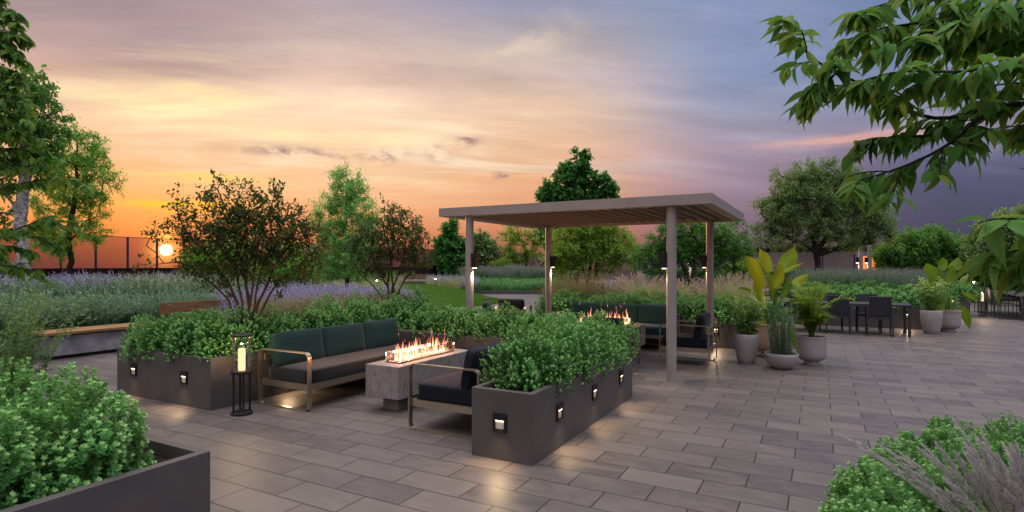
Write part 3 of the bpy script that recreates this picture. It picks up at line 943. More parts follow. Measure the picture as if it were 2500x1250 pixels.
def tree(name, label, cat, d, base, stems, lobes, clumps=160, lpc=60, leaf=.08, lw=.04, rc=.28, leafm=None, bark=None, seed=1, r0=.10, T=T_RHOMB,
         droop=.25, minr=.006, group=None, shell=.55, tipg=.35, rpow=.42, up=.15, z0=0.0, depthf=.85, flat=1.0, twigs=3):
    rng = np.random.default_rng(seed)
    b = np.array(cam_pt(base[0], base[1], d))
    b[2] = z0
    root = thing(name, label, cat, tuple(b), 0, group)
    m = d / FPX

    def W(px, py, dd=0.0):
        p = np.array(cam_pt(px, py, d))
        return p + FWD * dd - b
    nodes, parent = [], []

    def add(p, par):
        nodes.append(np.array(p, float)); parent.append(par)
        return len(nodes) - 1
    for st in stems:
        pts = [np.array([0, 0, 0.0]) if st[0] is None else W(*st[0])] + [W(*q) for q in st[1:]]
        if st[0] is None:
            pts[0] = np.array([rng.normal(0, .04), rng.normal(0, .04), 0])
        prev = -1
        for i in range(len(pts) - 1):
            k = max(2, int(np.linalg.norm(pts[i + 1] - pts[i]) / .35))
            for j in range(k + (1 if i == len(pts) - 2 else 0)):
                t = j / k
                p = pts[i] * (1 - t) + pts[i + 1] * t + rng.normal(0, .022 * min(1.5, m * 120), 3) * (0 if i + j == 0 else 1)
                prev = add(p, prev)
    # crown clump centres inside the lobes, more of them near the shell
    vol = np.array([l[2] * l[3] * min(l[2], l[3]) ** .5 for l in lobes], float)
    cnt = np.maximum(1, (clumps * vol / vol.sum()).astype(int))
    Cs = []
    for l, c in zip(lobes, cnt):
        q = rdir(rng, c)
        rad = np.where(rng.random(c) < shell, rng.uniform(.75, 1, c), rng.uniform(.05, .85, c) ** .6)
        rx = l[2] * m; rz = l[3] * m
        ry = min(rx, rz) * depthf if len(l) < 6 else l[5]
        ctr = W(l[0], l[1], l[4] if len(l) > 4 else 0)
        Cs.append(ctr + rad[:, None] * (q[:, 0:1] * rx * RIGHT + q[:, 1:2] * ry * FWD + q[:, 2:3] * rz * np.array([0, 0, 1.0])))
    Cs = np.concatenate(Cs)
    n0 = len(nodes)
    order = np.argsort([np.min(np.linalg.norm(np.array(nodes[:n0]) - c, axis=1)) for c in Cs])
    ends = []
    for ci in order:
        c = Cs[ci]
        A = np.array(nodes)
        dv = c - A
        dist = np.linalg.norm(dv, axis=1)
        cost = dist + np.maximum(0, -dv[:, 2]) * .9 + (A[:, 2] < .12 * c[2]) * dist * 1.5
        j = int(np.argmin(cost))
        p0 = A[j]
        L = dist[j]
        k = max(2, min(7, int(L / .22)))
        prev = j
        sag = rng.normal(0, .06 * L, 3)
        for s in range(1, k + 1):
            t = s / k
            p = p0 * (1 - t) + c * t + sag * sin(pi * t) + np.array([0, 0, up * L * sin(pi * t) * .6]) + (rng.normal(0, .018 * L, 3) if s < k else 0)
            prev = add(p, prev)
        ends.append(prev)
    A = np.array(nodes)
    par = np.array(parent)
    w = np.zeros(len(A))
    for e in ends: w[e] += 1
    for i in range(len(A) - 1, -1, -1):
        if par[i] >= 0: w[par[i]] += max(w[i], .3)
    rad = np.maximum(minr, r0 * (w / max(w.max(), 1)) ** rpow)
    # limbs as 5 to 8 sided tapered tubes
    V, F, nv = [], [], 0
    for i in range(len(A)):
        p = par[i]
        if p < 0: continue
        a, c = A[p], A[i]
        t = c - a
        Lh = np.linalg.norm(t)
        if Lh < 1e-5: continue
        t = t / Lh
        sd = 8 if rad[i] > .03 else 5
        u = np.cross(t, [.13, .27, .95]); u /= max(np.linalg.norm(u), 1e-6); v = np.cross(t, u)
        th = np.arange(sd) * 2 * pi / sd
        ring = u[None] * np.cos(th)[:, None] + v[None] * np.sin(th)[:, None]
        ra = min(rad[p], rad[i] * 1.35)
        if par[p] < 0: ra = rad[p] * 1.25
        V.append(a - t * rad[i] * .3 + ring * ra); V.append(c + t * rad[i] * .2 + ring * rad[i])
        for k in range(sd):
            F.append((nv + k, nv + (k + 1) % sd, nv + sd + (k + 1) % sd, nv + sd + k))
        nv += 2 * sd
    tm = np_mesh('trunk', np.concatenate(V), np.array(F), None, True)
    link('trunk', tm, bark, root)
    # leaves
    lv = Leaves()
    E = A[np.array(ends)]
    PD = nrm(E - A[par[np.array(ends)]])
    n = len(E)
    for k in range(twigs):
        dirs = nrm(PD * .5 + rdir(rng, n) + np.array([0, 0, .15 - droop * .3]))
        TL = rc * rng.uniform(.6, 1.25, n)
        s = np.linspace(0, 1, 4)
        C = E[:, None, :] + dirs[:, None, :] * (TL[:, None] * s)[:, :, None] - np.array([0, 0, 1.0]) * (droop * .35 * TL[:, None] * s ** 2)[:, :, None]
        C[:, :, 2] *= 1.0
        lv.strips(C, nrm(np.cross(dirs, rdir(rng, n))), np.full(4, max(minr * .35, m * .35)), np.zeros(n))
        per = max(1, lpc // twigs)
        for j in range(per):
            t = rng.uniform(.1, 1.05, n)
            x_ = np.clip(t, 0, .999) * 3; i = np.minimum(x_.astype(int), 2); fr = (x_ - i)[:, None]
            ii = np.arange(n)
            P = C[ii, i] * (1 - fr) + C[ii, i + 1] * fr + rng.normal(0, rc * .16, (n, 3)) * np.array([1, 1, flat])
            ld = nrm(dirs * .5 + rdir(rng, n) + np.array([0, 0, -droop]))
            lv.add(T, P, ld, nrm(rdir(rng, n) * .7 + np.array([0, 0, 1.0])), leaf * rng.uniform(.65, 1.2, n), lw * rng.uniform(.7, 1.2, n),
                   np.clip(rng.normal(.5, .26, n), 0, 1), np.clip(tipg * (rng.random(n) ** 3) * 1.6, 0, 1))
    link('crown', lv.mesh('crown'), leafm, root)
    return root


def bough(name, label, cat, d, origin, branches, leafL, leafW, mat, bark, seed, step=.07, rmain=.02, per=1, droop=.7, twig=.22, dens=1.0, root_xy=None, trunk=None):
    """long boughs of a near tree with big pointed leaves hanging from side twigs. branches: lists of (px, py, depth offset)"""
    rng = np.random.default_rng(seed)
    o = np.array(origin, float)
    root = thing(name, label, cat, tuple(o))
    mb = MB()
    lv = Leaves()
    if trunk:
        hgt, rb = trunk
        tb = MB()
        k = 14
        tb.tube([(root_xy[0] - o[0] + .05 * sin(i * .9), root_xy[1] - o[1] + .05 * cos(i * 1.3), -o[2] + hgt * i / k) for i in range(k + 1)], [rb * (1.25 if i == 0 else 1 - .75 * i / k) for i in range(k + 1)], 14)
        tb.build('trunk', bark, root, True)
    for br in branches:
        pts = [np.array(cam_pt(q[0], q[1], d + (q[2] if len(q) > 2 else 0))) - o for q in br['p']]
        if root_xy is not None and br['p'][0][0] in (2620, 2600, -140):
            z0_ = pts[0][2] + o[2]
            a_ = np.array([root_xy[0], root_xy[1], max(.9, z0_ - .45)]) - o
            pts = [a_, a_ * .45 + pts[0] * .55 + np.array([0, 0, .12])] + pts
        r_a, r_b = br.get('r', (rmain, rmain * .3))
        # smooth polyline
        P = []
        for i in range(len(pts) - 1):
            k = max(2, int(np.linalg.norm(pts[i + 1] - pts[i]) / .06))
            for j in range(k): P.append(pts[i] * (1 - j / k) + pts[i + 1] * j / k)
        P.append(pts[-1]); P = np.array(P)
        for _ in range(3): P[1:-1] = .5 * P[1:-1] + .25 * (P[:-2] + P[2:])
        n = len(P)
        mb.tube(P, [r_a + (r_b - r_a) * i / (n - 1) for i in range(n)], 7)
        leaf0 = br.get('from', .12)
        i = int(leaf0 * n)
        acc = 0
        while i < n:
            tg = nrm(P[min(i + 1, n - 1)] - P[max(i - 1, 0)])
            side = nrm(np.cross(tg, [0, 0, 1.0])) * (1 if rng.random() < .5 else -1)
            TL = twig * rng.uniform(.5, 1.25) * br.get('tw', 1.0) * (1 if i < n - 2 else .6)
            td = nrm(tg * rng.uniform(.4, 1.1) + side * rng.uniform(.3, 1.0) + np.array([0, 0, rng.uniform(-.35, .45)]))
            k = 5
            C = np.array([P[i] + td * TL * s - np.array([0, 0, .25 * TL * s * s]) for s in np.linspace(0, 1, k)])
            mb.tube(C, [r_b * .8 + .0012] * (k - 1) + [.0012], 4, False)
            nl = max(2, int(rng.integers(4, 8) * dens * br.get('dens', 1)))
            for q in range(nl):
                t = (q + .7) / nl
                x_ = min(t, .999) * (k - 1); ii = int(x_); fr = x_ - ii
                p = C[ii] * (1 - fr) + C[min(ii + 1, k - 1)] * fr
                sd = nrm(np.cross(td, [0, 0, 1.0])) * (1 if q % 2 else -1)
                ld = nrm(td * .55 + sd * rng.uniform(.3, 1.0) + np.array([0, 0, -droop * rng.uniform(.3, 1.5)]) + rng.normal(0, .22, 3))
                nm = nrm(np.array([0, 0, 1.0]) + rng.normal(0, .45, 3) + ld * .2)
                lv.add(T_BIG, p[None], ld[None], nm[None], leafL * rng.uniform(.6, 1.15), leafW * rng.uniform(.75, 1.15), np.clip(rng.normal(.5, .26), 0, 1), np.clip(rng.random() ** 4 * .9, 0, 1))
            i += max(1, int(rng.uniform(.6, 1.4) * step / .06 * br.get('gap', 1)))
    mb.build('bough_wood', bark, root, True)
    link('leaves', lv.mesh('leaves', True), mat, root)
    return root
# ------------------------------------------------------------------ placing helpers
def ground_at(px, d, z=0.0):
    p = cam_pt(px, 0, d)
    return (p.x, p.y, z)


def on_x(px, X):                  # Y where the sight line of px meets the plane x = X
    t = (px - 1250.0) / FPX
    d = X / (t * CY - SY)
    return d * (t * SY + CY)


def on_y(px, Y):
    t = (px - 1250.0) / FPX
    d = Y / (t * SY + CY)
    return d * (t * CY - SY)


def poly_sheet(name, pts, z, mat, kind='structure'):
    bm = bmesh.new()
    vs = [bm.verts.new((p[0], p[1], z)) for p in pts]
    f = bm.faces.new(vs)
    if f.normal.z < 0: f.normal_flip()
    bmesh.ops.recalc_face_normals(bm, faces=bm.faces)
    me = bpy.data.meshes.new(name)
    bm.to_mesh(me); bm.free()
    o = link(name, me, mat)
    o['kind'] = kind
    return o


# ------------------------------------------------------------------ ground
mb = MB()
mb.lo_hi((-26, -8, -0.4), (32, 62, 0.0))
o = mb.build('terrace_paving', M['paver']); o['kind'] = 'structure'
mb = MB()
N_ = 96
rg = np.random.default_rng(3)
prof = [(0.0, -3.2), (40, -3.2), (200, -3.1), (420, -3.3), (640, -3.0)]
rings = []
for r_, z_ in prof:
    rings.append([mb.bm.verts.new((r_ * cos(2 * pi * k / N_), r_ * sin(2 * pi * k / N_), z_ + (rg.uniform(-.6, .5) if r_ > 300 else 0))) for k in range(N_)] if r_ > 0 else None)
c_ = mb.bm.verts.new((0, 0, -3.2))
for k in range(N_):
    mb.bm.faces.new((c_, rings[1][k], rings[1][(k + 1) % N_]))
for i in range(1, len(prof) - 1):
    for k in range(N_):
        mb.bm.faces.new((rings[i][k], rings[i + 1][k], rings[i + 1][(k + 1) % N_], rings[i][(k + 1) % N_]))
o = mb.build('land', M['land']); o['kind'] = 'structure'

# planting bed to the left of the path, rising gently to the fence


def bed_z(x):
    return 0.05 + 0.60 * np.clip((-12.9 - x) / 7.0, 0, 1)


gx = np.linspace(-12.75, -24.0, 24); gy = np.linspace(-4, 40, 46)
V, F = [], []
for i, xx in enumerate(gx):
    for j, yy in enumerate(gy):
        V.append((xx, yy, bed_z(xx) + .03 * sin(xx * 2.1 + yy) if 0 < i else 0.004))
for i in range(len(gx) - 1):
    for j in range(len(gy) - 1):
        a = i * len(gy) + j
        if gy[j] > 15 and gx[i] > -19.5: continue
        F.append((a, a + len(gy), a + len(gy) + 1, a + 1))
o = link('planting_bed', np_mesh('planting_bed', V, np.array(F), None, True), M['bed']); o['kind'] = 'structure'

# lawn: a low mound beyond the path
edge = [(960, 772), (1060, 757), (1130, 752), (1190, 746), (1228, 738)]
V, F = [], []
nu, nv = 40, 30
for i in range(nu + 1):
    u = i / nu
    pxx = 930 + (1236 - 930) * u
    yb = np.interp(pxx, [930, 960, 1060, 1130, 1190, 1228, 1236], [778, 772, 757, 752, 746, 738, 735])
    d0 = EYE * FPX / (yb - 647)
    d1 = np.interp(pxx, [930, 1100, 1236], [30, 29.5, d0 + .3])
    zc_ = np.interp(pxx, [930, 985, 1060, 1150, 1225, 1236], [.70, .66, .58, .34, .04, .0])
    for j in range(nv + 1):
        v = j / nv
        d = d0 + (d1 - d0) * v
        zz = .012 + zc_ * sin(min(1, v * 1.12) * pi / 2) + .02 * sin(d * 2.1 + pxx * .05) * v
        V.append(tuple(cam_pt(pxx, 0, d))[:2] + (zz,))
for i in range(nu):
    for j in range(nv):
        a = i * (nv + 1) + j
        F.append((a, a + nv + 1, a + nv + 2, a + 1))
LV = np.array(V)
o = link('lawn', np_mesh('lawn', V, np.array(F), None, True), M['lawn']); o['kind'] = 'structure'
rng = np.random.default_rng(5)
ii = rng.integers(0, nu, 26000); jj = rng.integers(0, nv, 26000)
a_ = ii * (nv + 1) + jj
fu = rng.random((26000, 1)); fv = rng.random((26000, 1))
PP = (LV[a_] * (1 - fu) + LV[a_ + nv + 1] * fu) * (1 - fv) + (LV[a_ + 1] * (1 - fu) + LV[a_ + nv + 2] * fu) * fv
lv = Leaves()
lv.add(T_RHOMB, PP, nrm(rdir(rng, 26000) * .5 + np.array([0, 0, 1.0])), rdir(rng, 26000), rng.uniform(.04, .10, 26000), .018, np.clip(rng.normal(.5, .3, 26000), 0, 1))
o = link('grass', lv.mesh('grass'), M['turf']); o['kind'] = 'stuff'; tag(o, 'short mown grass covering the low lawn mound', 'grass')

# ------------------------------------------------------------------ planters with step lights
WARM = (1.0, 0.67, 0.36)


def step_light(parent, loc, rz, power=10):
    """square black plate, open lower half with a pale reflector lit by a small LED strip under its lip; local -Y is outward"""
    Mx = Matrix.Translation(loc) @ Matrix.Rotation(rz, 4, 'Z')
    mb = MB()
    w, h, t = .134, .158, .014
    ow, oh = .086, .074
    oz = -.018                    # opening centre
    mb.lo_hi((-w / 2, -t, -h / 2), (-ow / 2, 0, h / 2)); mb.lo_hi((ow / 2, -t, -h / 2), (w / 2, 0, h / 2))
    mb.lo_hi((-ow / 2, -t, oz + oh / 2), (ow / 2, 0, h / 2)); mb.lo_hi((-ow / 2, -t, -h / 2), (ow / 2, 0, oz - oh / 2))
    mb.bm.transform(Mx)
    pl = mb.build('step_light', M['black'], parent)
    mb = MB(); mb.lo_hi((-ow / 2 + .001, -.005, oz - oh / 2 + .001), (ow / 2 - .001, -.001, oz + oh / 2 - .001)); mb.bm.transform(Mx)
    mb.build('reflector', M['led_soft'], pl)
    mb = MB(); mb.lo_hi((-ow / 2 + .004, -.012, oz + oh / 2 - .007), (ow / 2 - .004, -.006, oz + oh / 2 - .001)); mb.bm.transform(Mx)
    mb.build('led', M['led'], pl)
    out_ = Mx.to_3x3() @ Vector((0, -1, 0))
    p = Mx @ Vector((0, -.035, oz + .01))
    lamp('step_lamp', 'SPOT', p, power, WARM, pl, .02, out_ * .75 + Vector((0, 0, -1)), radians(118), .75)
    return pl


def planter(label, lo, hi, lights=(), group=None, wall=.055, soil=.075, power=10, name='planter', seams=()):
    c = ((lo[0] + hi[0]) / 2, (lo[1] + hi[1]) / 2, lo[2])
    t = thing(name, label, 'planter', c, 0, group)
    x0, y0, x1, y1 = lo[0] - c[0], lo[1] - c[1], hi[0] - c[0], hi[1] - c[1]
    H_ = hi[2] - lo[2]
    bm = bmesh.new()
    O = [(x0, y0), (x1, y0), (x1, y1), (x0, y1)]
    I = [(x0 + wall, y0 + wall), (x1 - wall, y0 + wall), (x1 - wall, y1 - wall), (x0 + wall, y1 - wall)]
    ob = [bm.verts.new((p[0], p[1], 0)) for p in O]; ot = [bm.verts.new((p[0], p[1], H_)) for p in O]
    it = [bm.verts.new((p[0], p[1], H_)) for p in I]; ib = [bm.verts.new((p[0], p[1], H_ - .22)) for p in I]
    for k in range(4):
        q = (k + 1) % 4
        bm.faces.new((ob[k], ob[q], ot[q], ot[k])); bm.faces.new((ot[k], ot[q], it[q], it[k])); bm.faces.new((it[k], it[q], ib[q], ib[k]))
    bm.faces.new(ob[::-1])
    bmesh.ops.bevel(bm, geom=[e for e in bm.edges if all(v in ot for v in e.verts) or (e.verts[0] in ob and e.verts[1] in ot) or (e.verts[1] in ob and e.verts[0] in ot)], offset=.003, segments=1, affect='EDGES')
    bmesh.ops.recalc_face_normals(bm, faces=bm.faces)
    me = bpy.data.meshes.new('shell'); bm.to_mesh(me); bm.free()
    link('shell', me, M['planter'], t)
    mb = MB(); mb.lo_hi((x0 + wall + .002, y0 + wall + .002, H_ - .2), (x1 - wall - .002, y1 - wall - .002, H_ - soil))
    mb.build('soil', M['soil'], t)
    for face, a, zz in lights:
        if face == 'front': step_light(t, (a - c[0], y0 - .001, zz), 0, power)
        elif face == 'right': step_light(t, (x1 + .001, a - c[1], zz), pi / 2, power)
        elif face == 'left': step_light(t, (x0 - .001, a - c[1], zz), -pi / 2, power)
    return t


AX0, AX1, AY0, AY1 = -2.72, -2.115, 4.255, 7.10
planter('long dark planter nearest the middle, with four lit step lights on two sides', (AX0, AY0, 0), (AX1, AY1, .6),
        [('front', on_y(1221, AY0), .325)] + [('right', on_x(p, AX1), .335) for p in (1365, 1450.5, 1515.5)])
BX0, BX1, BY0, BY1 = -8.15, -6.18, 4.10, 8.85
planter('wide dark planter behind the green sofa with two lit step lights on its short face', (BX0, BY0, 0), (BX1, BY1, .6),
        [('front', on_y(327, BY0), .335), ('front', on_y(450, BY0), .335), ('right', on_x(1058, BX1), .40), ('right', 5.15, .30)])
planter('low planter crossing between the two lounge areas behind the nearer fire table', (BX1 + .004, 7.30, 0), (-2.95, 7.92, .6),
        [('front', on_y(1141, 7.30), .33), ('front', -3.55, .33)])
planter('long planter behind the teal sofa under the pergola filled with grasses', (-5.92, 12.12, 0), (-.75, 16.4, .6),
        [('front', on_y(1747, 12.12), .36), ('front', -4.9, .36)], power=11)
planter('near dark planter at the bottom left corner with bare soil at its end', (-6.4, -1.2, 0), (-3.12, 2.07, .6))
planter('dark planter behind the nearer dining table filled with low green shrubs', (-.7, 18.12, 0), (2.75, 22.0, .6),
        [('front', on_y(2213, 18.12), .36), ('front', on_y(1915, 18.12), .36)], power=12)
planter('dark planter end wall standing behind the far potted plants', (2.9, 22.9, 0), (4.17, 25.2, .62), [('front', on_y(2328, 22.9), .5)], power=11)

# ------------------------------------------------------------------ boxwood shrubs
BW = [boxwood_mesh(100 + i, .36, .36, .50, 900, .026, .0165, 'boxwood_foliage') for i in range(4)]
BWL = [boxwood_mesh(120 + i, .42, .42, .50, 1150, .030, .019, 'boxwood_foliage') for i in range(3)]
BWF = [boxwood_mesh(140 + i, .40, .40, .48, 600, .031, .020, 'boxwood_foliage') for i in range(3)]


def shrub(mesh, loc, sc, label, group, mat=None, rz=None):
    me = mesh
    if mat and len(me.materials) == 0: me.materials.append(mat)
    o = bpy.data.objects.new('boxwood_shrub', me)
    COL.objects.link(o)
    o.location = loc
    o.rotation_euler = (0, 0, random.uniform(0, 6.28) if rz is None else rz)
    o.scale = sc
    return tag(o, label, 'shrub', group)


def hedge_row(meshes, pts, label, group, s=1.0, hv=.12, mat='box'):
    for k, p in enumerate(pts):
        f = s * random.uniform(.93, 1.07)
        shrub(meshes[k % len(meshes)], p, (f, f, f * random.uniform(1 - hv, 1 + hv)), label, group, M[mat])


random.seed(11)
pts = []
for k in range(7):
    yy = AY0 + .52 + k * .375
    pts.append((-2.42 + random.uniform(-.02, .02), yy, .535))
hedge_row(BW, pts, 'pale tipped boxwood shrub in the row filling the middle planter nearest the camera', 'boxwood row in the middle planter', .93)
pts = []
for yy in np.arange(4.42, 8.75, .40):
    pts.append((-6.48 + random.uniform(-.05, .05), yy, .54))
    if yy < 5.1 or yy > 8.0:
        for xx in (-6.95, -7.42): pts.append((xx + random.uniform(-.05, .05), yy + random.uniform(-.05, .05), .54))
    pts.append((-7.86 + random.uniform(-.05, .05), yy, .46))
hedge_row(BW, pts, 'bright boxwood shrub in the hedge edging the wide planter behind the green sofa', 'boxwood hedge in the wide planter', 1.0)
pts = [(xx, 7.6 + random.uniform(-.03, .03), .52) for xx in np.arange(-5.75, -3.0, .40)]
hedge_row(BW, pts, 'boxwood shrub in the row along the cross planter behind the nearer fire table', 'boxwood row in the cross planter', .86)
pts = []
for k, xx in enumerate(np.arange(-5.65, -.9, .42)):
    pts.append((xx, 12.44 + random.uniform(-.04, .04), .52))
    if k % 2 == 0: pts.append((xx + .2, 12.86, .54))
for yy in (12.9, 13.4, 13.9): pts.append((-5.62, yy, .54))
hedge_row(BWF, pts, 'boxwood shrub in the hedge right behind the teal sofa under the pergola', 'boxwood hedge behind the teal sofa', .92)
pts = []
for xx in (-3.64, -4.15, -4.7, -5.25, -5.85):
    for yy in (1.52, .98, .42, -.15):
        if xx > -4 and yy < -.1: continue
        pts.append((xx + random.uniform(-.06, .06), yy + random.uniform(-.06, .06), (.36 if xx > -4.4 else .27)))
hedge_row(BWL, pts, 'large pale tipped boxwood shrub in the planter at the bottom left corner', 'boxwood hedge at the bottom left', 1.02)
pts = []
for xx in np.arange(-.4, 2.7, .48):
    pts.append((xx, 18.5, .52)); pts.append((xx + .2, 19.0, .56))
for xx in (3.2, 3.6, 4.0): pts.append((xx, 23.3, .56)); pts.append((xx, 23.9, .56))
hedge_row(BWF, pts, 'dark green shrub in the planter behind the dining tables', 'shrubs behind the dining tables', 1.05, mat='box_far')
pts = [ground_at(*q) for q in ((2195, 3.75), (2285, 3.95), (2375, 4.2), (2470, 4.35), (2560, 4.4), (2230, 3.3), (2325, 3.5), (2420, 3.75), (2520, 3.9), (2175, 2.95), (2270, 3.05), (2390, 3.25), (2190, 2.62))]
hedge_row(BWL, [(p[0], p[1], -.03) for p in pts], 'low boxwood shrub growing at the bottom right corner beside the feathery grass', 'boxwood bed at the bottom right', .86)

# ------------------------------------------------------------------ sofas and armchairs


def rr_loop(x0, z0, x1, z1, r, n=6):
    P = []
    for cx_, cz_, a0 in ((x1 - r, z1 - r, 0), (x0 + r, z1 - r, 90), (x0 + r, z0 + r, 180), (x1 - r, z0 + r, 270)):
        for k in range(n + 1):
            a = radians(a0 + 90 * k / n)
            P.append((cx_ + r * cos(a), cz_ + r * sin(a)))
    return P


def seat(label, cat, name, W_, n, fabric, back_fabric=None, group=None, depth=.84, arm=.665, loc=(0, 0, 0), rz=0):
    """local frame: seat faces -Y, width along X; flat gold loops at both ends"""
    t = thing(name, label, cat, loc, rz, group)
    for s in (-1, 1):
        P = [Vector((s * (W_ / 2 - .03), y_, z_)) for y_, z_ in rr_loop(-depth / 2, .007, depth / 2, arm, .06)]
        mb = MB(); mb.loop_bar(P, (1, 0, 0), .055, .013)
        mb.build('arm_frame', M['gold'], t)
    mb = MB()
    zz = .265
    mb.lo_hi((-W_ / 2 + .058, -depth / 2 + .008, zz - .035), (W_ / 2 - .058, -depth / 2 + .03, zz + .035))
    mb.lo_hi((-W_ / 2 + .058, depth / 2 - .03, zz - .035), (W_ / 2 - .058, depth / 2 - .008, zz + .035))
    for s in (-1, 1):
        mb.lo_hi((s * (W_ / 2 - .046) - .012, -depth / 2 + .031, zz - .035), (s * (W_ / 2 - .046) + .012, depth / 2 - .031, zz + .035))
    mb.build('seat_rail', M['gold'], t)
    mb = MB()
    mb.lo_hi((-W_ / 2 + .06, depth / 2 - .05, arm - .14), (W_ / 2 - .06, depth / 2 - .03, arm - .06))
    mb.build('back_rail', M['gold'], t)
    mb = MB(); mb.lo_hi((-W_ / 2 + .062, -depth / 2 + .034, zz - .012), (W_ / 2 - .062, depth / 2 - .034, zz + .012))
    mb.build('seat_deck', M['black'], t)
    mb = MB(); mb.cushion((0, -.012, .375), (W_ - .13, depth - .06, .185), None, 14, .06, 13, .01, 3)
    mb.build('seat_cushion', fabric, t, True, None)
    hw_, hd_ = (W_ - .13) / 2 - .012, (depth - .06) / 2 - .012
    mb = MB()
    for zz_ in (.305, .447):
        mb.tube([(x_ * 1.0, y_ - .012, zz_) for x_, y_ in rr_loop(-hw_ - .004, -hd_ - .004, hw_ + .004, hd_ + .004, .05)] + [(hw_ + .004, hd_ - .062, zz_)], .0045, 6, False)
    mb.build('piping', fabric, t, True)
    cw = (W_ - .13) / n
    for k in range(n):
        cxx = -(W_ - .13) / 2 + cw * (k + .5)
        rot = Matrix.Rotation(radians(-13 + random.uniform(-1.5, 1.5)), 4, 'X') @ Matrix.Rotation(radians(90), 4, 'X')
        mb = MB(); mb.cushion((cxx, depth / 2 - .175, .645), (cw - .008, .415, .185), rot, 11, .42, 13, .03, k + 7)
        mb.build('back_cushion', back_fabric or fabric, t, True, None)
    return t


random.seed(5)
seat('three seat sofa with deep green back cushions and gold frame beside the tall lantern', 'sofa', 'sofa', 2.42, 3, M['charcoal'], M['teal'], None, .84, .665, (-5.575, 5.80, 0), pi / 2)
seat('navy sofa with gold frame backing onto the middle planter', 'sofa', 'sofa', 2.30, 3, M['navy'], M['navy'], None, .84, .665, (-3.30, 5.77, 0), -pi / 2)
seat('teal three seat sofa under the pergola behind the farther fire table', 'sofa', 'sofa', 2.42, 3, M['teal2'], M['teal2'], None, .84, .665, (-3.78, 11.60, 0), 0)
seat('navy armchair with gold frame at the right of the farther fire table', 'armchair', 'armchair', .82, 1, M['navy'], M['navy'], None, .80, .67, (-2.02, 10.12, 0), -pi / 2)
seat('navy seat seen only by its gold arm at the far end of the middle planter', 'armchair', 'armchair', .82, 1, M['navy'], M['navy'], None, .84, .67, (-3.03, 8.85, 0), pi)
seat('black backed armchair beyond the cross planter near the small far lantern', 'armchair', 'armchair', .78, 1, M['navy'], M['navy'], None, .80, .66, (-6.72, 12.45, 0), radians(196))
seat('grey green backed armchair beyond the cross planter in front of the black one', 'armchair', 'armchair', .78, 1, M['teal'], M['teal'], None, .80, .66, (-6.40, 11.1, 0), radians(118))

# ------------------------------------------------------------------ fire tables


def flame_mesh(seed, x0, x1, n, hmax, wy=.05):
    rng = np.random.default_rng(seed)
    V, F, A, nv = [], [], [], 0
    seg, ring = 11, 6

    def tongue(px_, py_, z0, h, w, lean, base_g=0.0, gspan=1.0):
        nonlocal nv
        ph = rng.uniform(0, 6.28, 3)
        tw = rng.uniform(0, 3.14)
        for i in range(seg):
            s = i / (seg - 1)
            wd = w * ((s + .12) ** .5) * (1 - s) ** .85 * 1.5 + .0006
            ox = lean * s * s * h + .22 * w * sin(5 * s + ph[0]) + .5 * w * s * sin(9 * s + ph[1])
            oy = .25 * w * sin(6 * s + ph[2])
            for k in range(ring):
                a = 2 * pi * k / ring
                ux, uy = cos(a) * wd, sin(a) * wd * .45
                V.append((px_ + ox + ux * cos(tw) - uy * sin(tw), py_ + oy + ux * sin(tw) + uy * cos(tw), z0 + s * h))
                A.append((0.5, min(1, base_g + gspan * s), 0))
        for i in range(seg - 1):
            for k in range(ring):
                a = nv + i * ring + k; b = nv + i * ring + (k + 1) % ring
                F.append((a, b, b + ring, a + ring))
        nv += seg * ring
    for q in range(n):
        u = rng.random()
        h = hmax * (.28 + .45 * rng.random() ** 1.6)
        if rng.random() < .16: h = hmax * rng.uniform(.75, 1.0)
        xx = x0 + (x1 - x0) * (q + rng.random()) / n
        tongue(xx, rng.uniform(-wy, wy), 0, h, rng.uniform(.010, .022) + .018 * h, rng.uniform(-.25, .35), 0, rng.uniform(.75, 1.0))
        tongue(xx + rng.normal(0, .02), rng.uniform(-wy, wy), 0, h * rng.uniform(.3, .55), rng.uniform(.010, .018), rng.uniform(-.5, .5), 0, .5)
    for q in range(9):               # detached wisps
        tongue(rng.uniform(x0, x1), rng.uniform(-wy, wy), hmax * rng.uniform(.85, 1.3), rng.uniform(.02, .075), rng.uniform(.003, .006), rng.uniform(-.6, .6), .55, .45)
    return np_mesh('flames', V, np.array(F), np.array(A), True)


